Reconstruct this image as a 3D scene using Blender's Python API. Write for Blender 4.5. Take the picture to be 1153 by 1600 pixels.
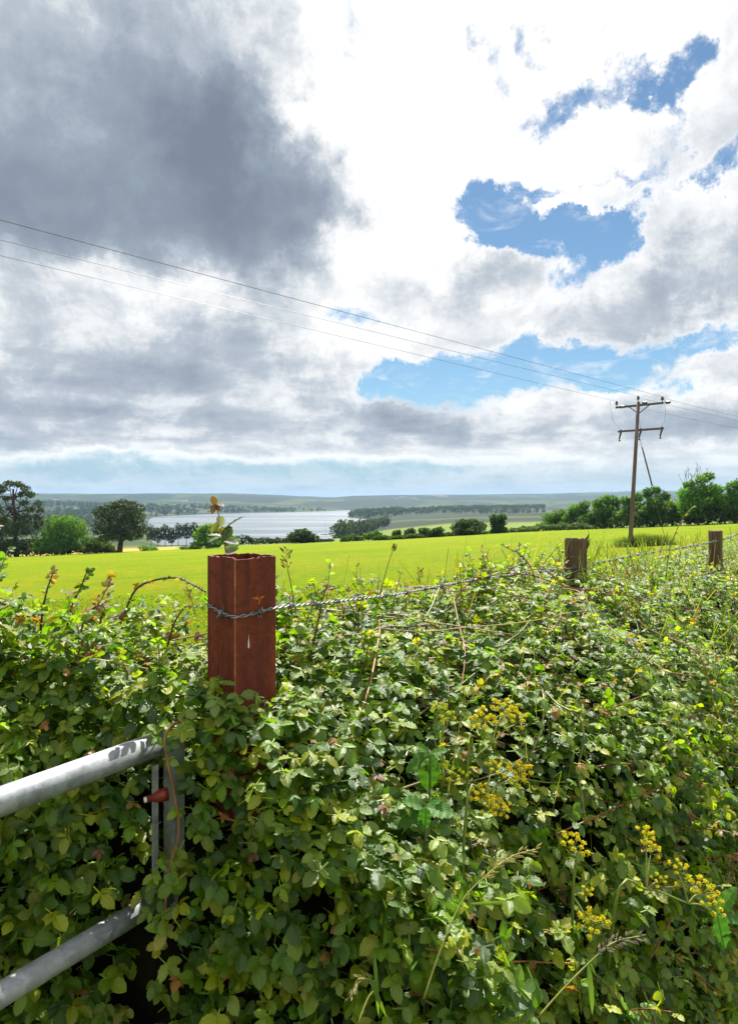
import bpy, math, random
import numpy as np
from mathutils import Vector, Matrix, noise as mnoise

for _o in list(bpy.data.objects):
    bpy.data.objects.remove(_o)
scene = bpy.context.scene
COL = scene.collection
R = math.radians
rnd = random.Random(7)
nrng = np.random.default_rng(11)

# ------------------------------------------------------------------ camera
EYE = 1.55
FPX, CX, HY = 1067.0, 576.5, 780.0        # focal length, centre column and horizon row of the photograph
cam_data = bpy.data.cameras.new("camera")
cam_data.sensor_fit = 'VERTICAL'
cam_data.sensor_height = 36.0
cam_data.lens = 24.0
cam_data.shift_y = -20.0 / 1600.0
cam_data.clip_start = 0.05
cam_data.clip_end = 40000.0
cam = bpy.data.objects.new("camera", cam_data)
COL.objects.link(cam)
cam.location = (0, 0, EYE)
cam.rotation_euler = (R(90), 0, 0)
scene.camera = cam
scene.render.resolution_x, scene.render.resolution_y = 737, 1024


def at(x, y, Y):
    """point of the place at photograph column x, row y and distance Y ahead"""
    return Vector(((x - CX) / FPX * Y, Y, EYE + (HY - y) / FPX * Y))


# ------------------------------------------------------------------ exposure
vs = scene.view_settings
vs.view_transform = 'Standard'
vs.look = 'None'
vs.exposure = 1.15
vs.gamma = 1.0
vs.use_curve_mapping = False
scene.cycles.max_bounces = 8
scene.cycles.transparent_max_bounces = 8
scene.cycles.transmission_bounces = 6
scene.cycles.volume_bounces = 0
scene.cycles.sample_clamp_indirect = 6.0
scene.cycles.caustics_reflective = False
scene.cycles.caustics_refractive = False

# ------------------------------------------------------------------ sun
SUN_AZ, SUN_EL = R(7.0), R(51.0)         # azimuth measured from straight ahead (+Y) to the right
sd = bpy.data.lights.new("sun", 'SUN')
sd.energy = 5.0
sd.angle = R(0.55)
sd.color = (1.0, 0.955, 0.87)
sun = bpy.data.objects.new("sun", sd)
COL.objects.link(sun)
sv = Vector((math.sin(SUN_AZ) * math.cos(SUN_EL), math.cos(SUN_AZ) * math.cos(SUN_EL), math.sin(SUN_EL)))
sun.rotation_euler = sv.to_track_quat('Z', 'Y').to_euler()
sun.location = (0, 0, 50)

# ------------------------------------------------------------------ node helper


class NT:
    def __init__(self, tree):
        self.t = tree
        tree.nodes.clear()

    def n(self, typ, **kw):
        nd = self.t.nodes.new(typ)
        for k, v in kw.items():
            if k.startswith('i_'):
                nd.inputs[k[2:]].default_value = v
            else:
                setattr(nd, k, v)
        return nd

    def l(self, a, b):
        self.t.links.new(a, b)

    def _in(self, sock, v):
        if hasattr(v, 'node'):
            self.l(v, sock)
        else:
            sock.default_value = v

    def m(self, op, a, b=0.0, c=0.0, clamp=False):
        nd = self.t.nodes.new('ShaderNodeMath')
        nd.operation = op
        nd.use_clamp = clamp
        for i, v in enumerate((a, b, c)):
            self._in(nd.inputs[i], v)
        return nd.outputs[0]

    def vm(self, op, a, b=(0, 0, 0), c=(0, 0, 0)):
        nd = self.t.nodes.new('ShaderNodeVectorMath')
        nd.operation = op
        for i, v in enumerate((a, b, c)):
            if i < len(nd.inputs) and nd.inputs[i].type == 'VECTOR':
                self._in(nd.inputs[i], v)
        return nd.outputs['Value'] if op in ('LENGTH', 'DOT_PRODUCT', 'DISTANCE') else nd.outputs['Vector']

    def mr(self, v, a, b, c=0.0, d=1.0, smooth=True):
        nd = self.t.nodes.new('ShaderNodeMapRange')
        nd.interpolation_type = 'SMOOTHSTEP' if smooth else 'LINEAR'
        self._in(nd.inputs['Value'], v)
        for k, val in zip(('From Min', 'From Max', 'To Min', 'To Max'), (a, b, c, d)):
            self._in(nd.inputs[k], val)
        return nd.outputs['Result']

    def mix(self, f, a, b, blend='MIX'):
        nd = self.t.nodes.new('ShaderNodeMix')
        nd.data_type = 'RGBA'
        nd.blend_type = blend
        self._in(nd.inputs['Factor'], f)
        for s, v in (('A', a), ('B', b)):
            sk = [i for i in nd.inputs if i.name == s and i.type == 'RGBA'][0]
            if not hasattr(v, 'node') and len(v) == 3:
                v = (*v, 1)
            self._in(sk, v)
        return [o for o in nd.outputs if o.type == 'RGBA'][0]

    def noise(self, vec, scale, detail=4, rough=0.55, dist=0.0, out='Fac'):
        nd = self.t.nodes.new('ShaderNodeTexNoise')
        if vec is not None:
            self.l(vec, nd.inputs['Vector'])
        nd.inputs['Scale'].default_value = scale
        nd.inputs['Detail'].default_value = detail
        nd.inputs['Roughness'].default_value = rough
        nd.inputs['Distortion'].default_value = dist
        return nd.outputs[out]


# ------------------------------------------------------------------ world: sky with broken cloud
world = bpy.data.worlds.new("World")
scene.world = world
world.use_nodes = True
SKY_STRENGTH = 0.05
w = NT(world.node_tree)
w_out = w.n('ShaderNodeOutputWorld')
w_bg = w.n('ShaderNodeBackground')
w_bg.inputs['Strength'].default_value = SKY_STRENGTH
w.l(w_bg.outputs[0], w_out.inputs[0])
sky = w.n('ShaderNodeTexSky')
sky.sky_type = 'NISHITA'
sky.sun_disc = False
sky.sun_elevation = SUN_EL
sky.sun_rotation = SUN_AZ
sky.altitude = 60
sky.air_density = 1.0
sky.dust_density = 0.15
sky.ozone_density = 2.2
tc = w.n('ShaderNodeTexCoord')
D = tc.outputs['Generated']
sp = w.n('ShaderNodeSeparateXYZ')
w.l(D, sp.inputs[0])
dx, dy, dz = sp.outputs
az0 = w.m('ARCTAN2', dx, dy)
el0 = w.m('ARCSINE', dz)
dzp = w.m('ADD', w.m('MAXIMUM', dz, 0.0), 0.17)
cb = w.n('ShaderNodeCombineXYZ')                     # the cloud layer seen from below
w.l(w.m('DIVIDE', dx, dzp), cb.inputs[0])
w.l(w.m('DIVIDE', dy, dzp), cb.inputs[1])
P = cb.outputs[0]
ce = w.n('ShaderNodeCombineXYZ')
w.l(az0, ce.inputs[0])
w.l(el0, ce.inputs[1])
AE = ce.outputs[0]
warp = w.noise(AE, 5.5, 10, 0.68, out='Color')
warp = w.vm('MULTIPLY', w.vm('SUBTRACT', warp, (0.5, 0.5, 0.5)), (0.34, 0.24, 0.0))
calm = w.n('ShaderNodeCombineXYZ')                   # flatter outlines low down, where the layer is seen edge on
calm.inputs[0].default_value = 1.0
w.l(w.mr(el0, 0.02, 0.30, 0.22, 1.0), calm.inputs[1])
AEW = w.vm('ADD', AE, w.vm('MULTIPLY', warp, calm.outputs[0]))


def blob(x, y, rx, ry, wt, acc, vec=None):
    """adds a soft patch of the sky (centre and half size as photograph columns/rows turned into azimuth/elevation)"""
    a = math.atan((x - CX) / FPX)
    e = math.atan((HY - y) / FPX * math.cos(a))
    sa = rx / FPX * math.cos(a) ** 2
    se = ry / FPX * math.cos(e) ** 2
    v = w.vm('MULTIPLY_ADD', vec or AEW, (1 / sa, 1 / se, 0), (-a / sa, -e / se, 0))
    f = w.mr(w.vm('LENGTH', v), 1.5, 0.2, 0.0, wt)
    return f if acc is None else w.m('ADD', acc, f)


gap = None
for g in [(835, 324, 112, 58, 1.0), (945, 348, 70, 50, .9), (755, 312, 60, 40, .7), (900, 150, 110, 38, .62), (1045, 125, 60, 45, .72),
          (1025, 195, 35, 45, .6), (990, 250, 60, 60, .6), (1130, 270, 70, 36, .75), (855, 40, 45, 35, .42), (735, 65, 30, 20, .38), (785, 105, 25, 50, .35),
          (690, 606, 130, 30, 1.0), (830, 578, 130, 34, .9), (985, 572, 120, 38, .95), (1120, 545, 70, 22, .6), (905, 420, 55, 26, .6),
          (790, 365, 60, 30, .5), (600, 590, 40, 22, .5), (560, 480, 60, 20, .3), (300, 735, 420, 26, .55), (700, 735, 420, 16, .3)]:
    gap = blob(*g, gap)
fill = None
for g in [(905, 298, 85, 22, 1.9), (935, 215, 110, 42, .9), (1090, 568, 70, 20, .8), (815, 590, 60, 16, .75), (1100, 215, 80, 45, .6), (1090, 330, 90, 40, .7),
          (760, 225, 110, 80, .7), (650, 700, 300, 14, .3), (560, 740, 220, 10, .3), (1000, 735, 260, 20, .4)]:
    fill = blob(*g, fill)
dark = None
for g in [(180, 230, 360, 230, .46), (420, 300, 180, 150, .44), (330, 110, 200, 150, .25), (60, 330, 200, 90, .32), (80, 590, 230, 60, .22), (350, 575, 160, 60, .30),
          (230, 655, 420, 40, .2), (1120, 420, 90, 66, .30), (950, 492, 170, 44, .22), (690, 440, 150, 50, .22), (900, 665, 300, 32, .16),
          (640, 660, 160, 36, .22), (80, 480, 160, 50, .12), (1110, 650, 120, 30, .15)]:
    dark = blob(*g, dark)
lite = None
for g in [(640, 150, 190, 260, .8), (820, 120, 260, 160, .5), (230, 460, 260, 40, .10), (560, 420, 130, 60, .22), (300, 715, 420, 10, .25), (210, 620, 160, 16, .14), (100, 300, 60, 30, .16),
          (350, 60, 90, 60, .16), (60, 70, 160, 90, .04), (440, 200, 50, 40, .08)]:
    lite = blob(*g, lite)
n1 = w.noise(P, 2.3, 10, 0.60, 0.25)
n2 = w.noise(P, 0.9, 8, 0.58, 0.4)
n3 = w.noise(AE, 9.0, 11, 0.70, 0.35)
nn = w.m('ADD', w.m('MULTIPLY', w.m('SUBTRACT', n1, 0.5), 1.25), w.m('MULTIPLY', w.m('SUBTRACT', n3, 0.5), 2.3))
cov = w.m('ADD', w.m('MULTIPLY_ADD', nn, 1.1, 0.80), w.m('SUBTRACT', w.m('MULTIPLY', fill, 1.0), w.m('MULTIPLY', gap, 1.5)))
low = w.mr(el0, 0.01, 0.085, 0.30, 1.0)                 # thin veil near the horizon
wisp = w.mr(w.noise(P, 5.5, 9, 0.66, 0.9), 0.50, 0.78, 0.0, 0.62)   # thin torn veil across the openings
mask = w.m('MULTIPLY', w.m('MAXIMUM', w.mr(cov, -0.22, 0.62), wisp), low)
nz = w.m('ADD', w.m('MULTIPLY', w.m('SUBTRACT', n2, 0.5), 0.75), w.m('MULTIPLY', w.m('SUBTRACT', n1, 0.5), 0.95))
nz = w.m('ADD', nz, w.m('MULTIPLY', w.m('SUBTRACT', n3, 0.5), 0.75))
nz = w.m('MULTIPLY', nz, w.mr(dark, 0.15, 0.8, 1.0, 0.34))   # the big rain cloud is smoother
edge = w.mr(cov, 0.30, 0.95, 0.0, 0.10)               # thick hearts are greyer than thin rims
shade = w.m('ADD', w.m('ADD', 0.05, w.m('MULTIPLY', nz, 0.72)), w.m('ADD', dark, edge))
shade = w.m('SUBTRACT', shade, w.mr(dy, -0.6, 0.1, 0.06, 0.0))   # clouds facing the sun, behind the camera, are lit from the front
shade = w.m('SUBTRACT', shade, lite, clamp=True)
ramp = w.n('ShaderNodeValToRGB')
cr = ramp.color_ramp
cr.elements[0].position = 0.0
K = 0.46 / SKY_STRENGTH                          # white of a sunlit cloud at this exposure
STOPS = [(0.0, (1.08, 1.08, 1.08)), (0.16, (0.86, 0.88, 0.90)), (0.36, (0.52, 0.58, 0.65)), (0.6, (0.325, 0.385, 0.465)), (1.0, (0.205, 0.25, 0.325))]
cr.elements[-1].position = 1.0
for pos, c in STOPS[1:-1]:
    cr.elements.new(pos)
for e, (pos, c) in zip(cr.elements, STOPS):
    e.position = pos
    e.color = (*c, 1)
w.l(shade, ramp.inputs[0])
ccol = w.vm('MULTIPLY', ramp.outputs[0], (K, K, K))
hs = w.n('ShaderNodeHueSaturation')
hs.inputs['Saturation'].default_value = 1.0
hs.inputs['Value'].default_value = 1.0
w.l(sky.outputs[0], hs.inputs['Color'])
skyc = w.vm('MULTIPLY', hs.outputs[0], (0.74, 0.90, 0.92))
HZ = 1.0 / SKY_STRENGTH
skyc = w.mix(w.mr(el0, 0.0, 0.17, 0.92, 0.0), skyc, (0.178 * HZ, 0.258 * HZ, 0.325 * HZ))   # milky blue air low over the horizon
w.l(w.mix(mask, skyc, ccol), w_bg.inputs['Color'])

# ------------------------------------------------------------------ mesh helpers
class Acc:
    """collects vertices, polygons, per-vertex colour and uv; build() links them as ONE mesh object"""

    def __init__(self):
        self.v, self.c, self.u, self.q, self.t, self.qm, self.tm, self.ng = [], [], [], [], [], [], [], []
        self.n = 0

    def add(self, v, quads=None, tris=None, col=None, uv=None, mat=0):
        v = np.asarray(v, np.float32).reshape(-1, 3)
        k = len(v)
        self.v.append(v)
        if col is None:
            col = (1, 1, 1)
        c = np.asarray(col, np.float32)
        if c.ndim == 1:
            c = np.tile(c[:3], (k, 1))
        self.c.append(c[:, :3])
        self.u.append(np.zeros((k, 2), np.float32) if uv is None else np.asarray(uv, np.float32))
        if quads is not None and len(quads):
            q = np.asarray(quads, np.int64).reshape(-1, 4) + self.n
            self.q.append(q)
            self.qm.append(np.full(len(q), mat, np.int32))
        if tris is not None and len(tris):
            t = np.asarray(tris, np.int64).reshape(-1, 3) + self.n
            self.t.append(t)
            self.tm.append(np.full(len(t), mat, np.int32))
        self.n += k
        return self

    def box(self, c, s, rot=None, col=None, mat=0):
        x, y, z = s[0] / 2, s[1] / 2, s[2] / 2
        vv = [Vector(p) for p in ((-x, -y, -z), (x, -y, -z), (x, y, -z), (-x, y, -z), (-x, -y, z), (x, -y, z), (x, y, z), (-x, y, z))]
        if rot is not None:
            vv = [rot @ p for p in vv]
        vv = [p + Vector(c) for p in vv]
        return self.add([tuple(p) for p in vv], [(0, 3, 2, 1), (4, 5, 6, 7), (0, 1, 5, 4), (1, 2, 6, 5), (2, 3, 7, 6), (3, 0, 4, 7)], col=col, mat=mat)

    def tube(self, pts, rad, n=6, cap=True, col=None, mat=0):
        pts = [Vector(p) for p in pts]
        m = len(pts)
        if not hasattr(rad, '__len__'):
            rad = [rad] * m
        tan = []
        for i in range(m):
            d = pts[min(i + 1, m - 1)] - pts[max(i - 1, 0)]
            tan.append(d.normalized() if d.length > 1e-9 else Vector((0, 0, 1)))
        a = tan[0].orthogonal().normalized()
        vs_, qs = [], []
        for i in range(m):
            a = (a - tan[i] * a.dot(tan[i]))
            a = a.normalized() if a.length > 1e-6 else tan[i].orthogonal().normalized()
            b = tan[i].cross(a)
            for k in range(n):
                th = 2 * math.pi * k / n
                vs_.append(tuple(pts[i] + (a * math.cos(th) + b * math.sin(th)) * rad[i]))
        for i in range(m - 1):
            for k in range(n):
                k2 = (k + 1) % n
                qs.append((i * n + k, i * n + k2, (i + 1) * n + k2, (i + 1) * n + k))
        tr = []
        if cap:
            vs_.append(tuple(pts[0]))
            vs_.append(tuple(pts[-1]))
            for k in range(n):
                k2 = (k + 1) % n
                tr.append((m * n, k2, k))
                tr.append((m * n + 1, (m - 1) * n + k, (m - 1) * n + k2))
        return self.add(vs_, qs, tr, col=col, mat=mat)

    def blobs(self, cs, r, stretch=None, dirs=None, col=None, mat=0):
        """small octahedra at cs"""
        cs = np.asarray(cs, np.float32).reshape(-1, 3)
        k = len(cs)
        base = np.array([(1, 0, 0), (-1, 0, 0), (0, 1, 0), (0, -1, 0), (0, 0, 1), (0, 0, -1)], np.float32)
        rr = np.broadcast_to(np.asarray(r, np.float32), (k,))
        if dirs is not None:
            dirs = np.asarray(dirs, np.float32)
            dirs = dirs / np.maximum(np.linalg.norm(dirs, axis=1, keepdims=True), 1e-9)
            ref = np.where(np.abs(dirs[:, 2:3]) > .9, np.array([[1., 0, 0]]), np.array([[0, 0, 1.]]))
            x = np.cross(dirs, ref)
            x /= np.linalg.norm(x, axis=1, keepdims=True)
            y = np.cross(dirs, x)
            st = stretch or 2.0
            vv = (base[None, :, 0:1] * x[:, None] + base[None, :, 1:2] * y[:, None] + base[None, :, 2:3] * dirs[:, None] * st)
        else:
            vv = np.broadcast_to(base[None], (k, 6, 3))
        vv = vv * rr[:, None, None] + cs[:, None]
        f = np.array([(0, 2, 4), (2, 1, 4), (1, 3, 4), (3, 0, 4), (2, 0, 5), (1, 2, 5), (3, 1, 5), (0, 3, 5)])
        tr = (f[None] + (np.arange(k) * 6)[:, None, None]).reshape(-1, 3)
        if col is not None:
            col = np.asarray(col, np.float32)
            if col.ndim == 2:
                col = np.repeat(col, 6, axis=0)
        return self.add(vv.reshape(-1, 3), None, tr, col=col, mat=mat)

    def build(self, name, mats, parent=None, smooth=True, origin=None):
        me = bpy.data.meshes.new(name)
        v = np.concatenate(self.v) if self.v else np.zeros((0, 3), np.float32)
        if origin is not None:
            v = v - np.asarray(origin, np.float32)
        q = np.concatenate(self.q) if self.q else np.zeros((0, 4), np.int64)
        t = np.concatenate(self.t) if self.t else np.zeros((0, 3), np.int64)
        nl = q.size + t.size
        me.vertices.add(len(v))
        me.vertices.foreach_set('co', v.astype(np.float32).ravel())
        me.loops.add(nl)
        me.loops.foreach_set('vertex_index', np.concatenate([q.ravel(), t.ravel()]).astype(np.int32))
        me.polygons.add(len(q) + len(t))
        st = np.concatenate([np.arange(len(q)) * 4, q.size + np.arange(len(t)) * 3]).astype(np.int32)
        me.polygons.foreach_set('loop_start', st)
        me.polygons.foreach_set('material_index', np.concatenate(self.qm + self.tm + [np.zeros(0, np.int32)]).astype(np.int32))
        me.update(calc_edges=True)
        me.polygons.foreach_set('use_smooth', np.full(len(me.polygons), smooth))
        ca = me.color_attributes.new('tint', 'FLOAT_COLOR', 'POINT')
        c = np.concatenate(self.c)
        ca.data.foreach_set('color', np.concatenate([c, np.ones((len(c), 1), np.float32)], 1).astype(np.float32).ravel())
        uv = np.concatenate(self.u)
        if np.any(uv):
            ul = me.uv_layers.new(name='UVMap')
            idx = np.concatenate([q.ravel(), t.ravel()])
            ul.data.foreach_set('uv', uv[idx].astype(np.float32).ravel())
        for m_ in (mats if isinstance(mats, (list, tuple)) else [mats]):
            me.materials.append(m_)
        me.update()
        o = bpy.data.objects.new(name, me)
        COL.objects.link(o)
        if origin is not None:
            o.location = origin
        if parent is not None:
            o.parent = parent
        return o


def tag(o, label=None, cat=None, group=None, kind=None):
    if label:
        o['label'] = label
    if cat:
        o['category'] = cat
    if group:
        o['group'] = group
    if kind:
        o['kind'] = kind
    return o


def thing(name, label, cat, loc=(0, 0, 0), group=None):
    o = bpy.data.objects.new(name, None)
    o.empty_display_size = 0.1
    COL.objects.link(o)
    o.location = loc
    return tag(o, label, cat, group)


def part(acc, name, mats, root, smooth=True):
    """links acc (built in place coordinates) as a child of root"""
    o = acc.build(name, mats, None, smooth)
    o.data.transform(Matrix.Translation(-root.location)) if root.parent is None else None
    o.parent = root
    return o


def subpart(acc, name, mats, top, par, smooth=True):
    o = acc.build(name, mats, None, smooth)
    o.data.transform(Matrix.Translation(-top.location))
    o.parent = par
    return o


def smooth01(x, a, b):
    t = np.clip((np.asarray(x, float) - a) / (b - a), 0, 1)
    return t * t * (3 - 2 * t)


def fbm(x, y, z=0.0, o=4):
    return mnoise.fractal((x, y, z), 1.0, 2.0, o)


def unit(a):
    return a / np.maximum(np.linalg.norm(a, axis=-1, keepdims=True), 1e-9)


def curve_pts(ctrl, n=16):
    """smooth polyline through control points (Catmull-Rom)"""
    c = [Vector(p) for p in ctrl]
    c = [c[0] * 2 - c[1]] + c + [c[-1] * 2 - c[-2]]
    out = []
    m = len(c) - 3
    per = max(2, n // m)
    for i in range(m):
        p0, p1, p2, p3 = c[i:i + 4]
        for k in range(per):
            t = k / per
            out.append(0.5 * ((2 * p1) + (-p0 + p2) * t + (2 * p0 - 5 * p1 + 4 * p2 - p3) * t * t + (-p0 + 3 * p1 - 3 * p2 + p3) * t ** 3))
    out.append(c[-2])
    return out


# ------------------------------------------------------------------ materials
def material(name):
    m_ = bpy.data.materials.new(name)
    m_.use_nodes = True
    return m_, NT(m_.node_tree)


def finish(nt, shader):
    o = nt.n('ShaderNodeOutputMaterial')
    nt.l(shader, o.inputs['Surface'])


def tint(nt):
    a = nt.n('ShaderNodeAttribute')
    a.attribute_name = 'tint'
    return a.outputs['Color']


def bump(nt, h, strength, dist):
    b = nt.n('ShaderNodeBump')
    b.inputs['Strength'].default_value = strength
    b.inputs['Distance'].default_value = dist
    nt.l(h, b.inputs['Height'])
    return b.outputs[0]


def principled(nt, col, rough=0.6, spec=0.5, metal=0.0, normal=None):
    p = nt.n('ShaderNodeBsdfPrincipled')
    nt._in(p.inputs['Base Color'], col if hasattr(col, 'node') else (*col, 1))
    nt._in(p.inputs['Roughness'], rough)
    p.inputs['Specular IOR Level'].default_value = spec
    nt._in(p.inputs['Metallic'], metal)
    if normal is not None:
        nt.l(normal, p.inputs['Normal'])
    return p


def objco(nt):
    return nt.n('ShaderNodeTexCoord').outputs['Object']


def geopos(nt):
    return nt.n('ShaderNodeNewGeometry').outputs['Position']


def leaf_material(name, trans=0.4, rough=0.36, spec=0.6, veins=True, tcol=(1.5, 1.75, 0.55), bumpy=0.5):
    m_, nt = material(name)
    c = tint(nt)
    normal = None
    if veins:
        mo = nt.noise(geopos(nt), 55, 4, .65)
        c = nt.mix(nt.mr(mo, .55, .8, 0, .45), c, nt.vm('MULTIPLY', c, (1.9, 1.35, .9)))
        c = nt.mix(nt.mr(mo, .2, .42, .35, 0), c, nt.vm('MULTIPLY', c, (.6, .72, .7)))
        uvn = nt.n('ShaderNodeUVMap')
        s = nt.n('ShaderNodeSeparateXYZ')
        nt.l(uvn.outputs[0], s.inputs[0])
        ax = nt.m('ABSOLUTE', nt.m('SUBTRACT', s.outputs[0], 0.5))
        ph = nt.m('SUBTRACT', nt.m('MULTIPLY', s.outputs[1], 8.5), nt.m('MULTIPLY', ax, 7.0))
        wv = nt.m('COSINE', nt.m('MULTIPLY', ph, 6.2832))
        side = nt.mr(wv, 0.80, 1.0, 0.0, 0.35)
        mid = nt.mr(ax, 0.0, 0.045, 0.7, 0.0)
        vein = nt.m('MAXIMUM', side, mid)
        c = nt.mix(vein, c, nt.vm('MULTIPLY_ADD', c, (1.5, 1.45, 1.3), (0.02, 0.03, 0.01)))
        normal = bump(nt, nt.m('SUBTRACT', nt.m('MULTIPLY', wv, -0.5), mid), bumpy, 0.004)
    bf = nt.n('ShaderNodeNewGeometry').outputs['Backfacing']
    c2 = nt.mix(bf, c, nt.vm('MULTIPLY_ADD', c, (1.0, 1.0, 1.0), (0.012, 0.018, 0.005)))
    rg = nt.mr(bf, 0.0, 1.0, rough, 0.7, smooth=False)
    p = principled(nt, c2, rg, spec, normal=normal)
    tr = nt.n('ShaderNodeBsdfTranslucent')
    nt.l(nt.vm('MULTIPLY', c, tcol), tr.inputs['Color'])
    mx = nt.n('ShaderNodeMixShader')
    mx.inputs[0].default_value = trans
    nt.l(p.outputs[0], mx.inputs[1])
    nt.l(tr.outputs[0], mx.inputs[2])
    finish(nt, mx.outputs[0])
    return m_


def tint_material(name, rough=0.7, spec=0.3, noise_amt=0.0, noise_scale=20.0):
    m_, nt = material(name)
    c = tint(nt)
    if noise_amt:
        f = nt.noise(objco(nt), noise_scale, 5)
        k = nt.mr(f, 0.25, 0.75, 1 - noise_amt, 1 + noise_amt)
        cc = nt.n('ShaderNodeCombineXYZ')
        for i in range(3):
            nt.l(k, cc.inputs[i])
        c = nt.vm('MULTIPLY', c, cc.outputs[0])
    finish(nt, principled(nt, c, rough, spec).outputs[0])
    return m_


M_BRAMBLE = leaf_material("bramble_leaf", trans=0.42, rough=0.44, spec=0.8, bumpy=0.35, tcol=(1.55, 1.85, 0.35))
M_WEED = leaf_material("weed_leaf", trans=0.42, rough=0.52, spec=0.35, bumpy=0.2)
M_TREE = leaf_material("tree_foliage", trans=0.45, rough=0.55, spec=0.25, veins=False, tcol=(1.5, 1.7, 0.6))
M_PINE = leaf_material("pine_foliage", trans=0.25, rough=0.55, spec=0.3, veins=False, tcol=(1.2, 1.3, 0.7))
M_GRASS = leaf_material("grass_blade", trans=0.42, rough=0.5, spec=0.3, veins=False, tcol=(1.45, 1.5, 0.5))
M_CANE = tint_material("bramble_cane", 0.5, 0.5, 0.35, 60)
M_STEM = tint_material("plant_stem", 0.55, 0.4, 0.2, 40)
M_BARK = tint_material("bark", 0.9, 0.15, 0.4, 6)
M_FLORET = leaf_material("floret", trans=0.3, rough=0.7, spec=0.2, veins=False, tcol=(1.2, 1.1, 0.4))


def rusty():
    m_, nt = material("rusted_steel")
    P_ = objco(nt)
    a = nt.noise(P_, 55, 8, 0.65)
    st = nt.vm('MULTIPLY', P_, (34, 34, 2.2))
    b = nt.noise(st, 1.0, 6, 0.6)
    big = nt.noise(P_, 9, 4, 0.6)
    c = nt.mix(nt.mr(b, 0.3, 0.72), (0.11, 0.020, 0.011), (0.20, 0.038, 0.018))
    c = nt.mix(nt.mr(a, 0.42, 0.68, 0, .85), c, (0.075, 0.018, 0.010))
    c = nt.mix(nt.mr(big, 0.50, 0.68, 0, .5), c, (0.20, 0.046, 0.018))
    drip = nt.noise(nt.vm('MULTIPLY', P_, (75, 75, 1.1)), 1.0, 5, 0.65)
    c = nt.mix(nt.mr(drip, 0.54, 0.70, 0, .75), c, (0.050, 0.014, 0.010))
    s = nt.n('ShaderNodeSeparateXYZ')
    nt.l(P_, s.inputs[0])
    fine = nt.noise(P_, 160, 4, 0.6)
    c = nt.mix(nt.mr(fine, 0.58, 0.74, 0, .4), c, (0.28, 0.085, 0.035))
    h = nt.m('ADD', nt.m('MULTIPLY', a, 0.6), nt.m('MULTIPLY', fine, 0.5))
    finish(nt, principled(nt, c, 0.78, 0.3, normal=bump(nt, h, 0.35, 0.003)).outputs[0])
    return m_


def galvanised():
    m_, nt = material("galvanised_steel")
    P_ = objco(nt)
    v = nt.n('ShaderNodeTexVoronoi')
    v.inputs['Scale'].default_value = 85
    nt.l(nt.vm('MULTIPLY', P_, (1, 1, 1)), v.inputs['Vector'])
    sp_ = nt.n('ShaderNodeSeparateXYZ')
    nt.l(v.outputs['Color'], sp_.inputs[0])
    n_ = nt.noise(P_, 14, 7, 0.65)
    dirt = nt.noise(P_, 45, 6, 0.7)
    c = nt.mix(nt.mr(n_, 0.3, 0.72), (0.19, 0.205, 0.23), (0.36, 0.375, 0.405))
    c = nt.mix(nt.m('MULTIPLY', sp_.outputs[0], 0.3), c, (0.60, 0.62, 0.66))
    c = nt.mix(nt.mr(dirt, 0.52, 0.72, 0, .7), c, (0.15, 0.15, 0.135))
    rg = nt.mr(n_, 0.3, 0.7, 0.46, 0.66)
    finish(nt, principled(nt, c, rg, 0.5, metal=0.35, normal=bump(nt, dirt, 0.12, 0.002)).outputs[0])
    return m_


def plain(name, col, rough=0.6, spec=0.4, metal=0.0, var=0.25, scale=30, stretch=(1, 1, 1)):
    m_, nt = material(name)
    f = nt.noise(nt.vm('MULTIPLY', objco(nt), stretch), scale, 6, 0.62)
    lo = tuple(x * (1 - var) for x in col)
    hi = tuple(min(1, x * (1 + var)) for x in col)
    c = nt.mix(nt.mr(f, 0.28, 0.72), lo, hi)
    finish(nt, principled(nt, c, rough, spec, metal, bump(nt, f, 0.25, 0.004)).outputs[0])
    return m_


M_RUST = rusty()
M_GALV = galvanised()
M_WIRE = plain("wire_steel", (0.20, 0.205, 0.22), 0.45, 0.5, 0.6, 0.5, 90)
M_WOOD = plain("weathered_wood", (0.105, 0.070, 0.043), 0.85, 0.2, 0, 0.6, 3.0, (14, 14, 1.2))
M_POLE = plain("pole_wood", (0.135, 0.098, 0.080), 0.85, 0.2, 0, 0.35, 1.2, (6, 6, .5))
M_DARKSTEEL = plain("dark_steel", (0.075, 0.06, 0.06), 0.6, 0.4, 0.0, 0.3, 8)
M_CERAMIC = plain("brown_ceramic", (0.045, 0.032, 0.05), 0.25, 0.6)
M_CONDUCTOR = plain("conductor", (0.10, 0.11, 0.11), 0.5, 0.4)
M_RED = plain("red_plastic", (0.17, 0.014, 0.010), 0.4, 0.5)
M_WHITE = plain("white_paint", (0.75, 0.74, 0.70), 0.55, 0.4, 0, .1)
M_SHADE_EARTH = plain("shade_earth", (0.009, 0.009, 0.005), 0.95, 0.05, 0, .5, 12)  # near-black earth standing in for shade in leaf gaps; also fills the post

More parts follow.
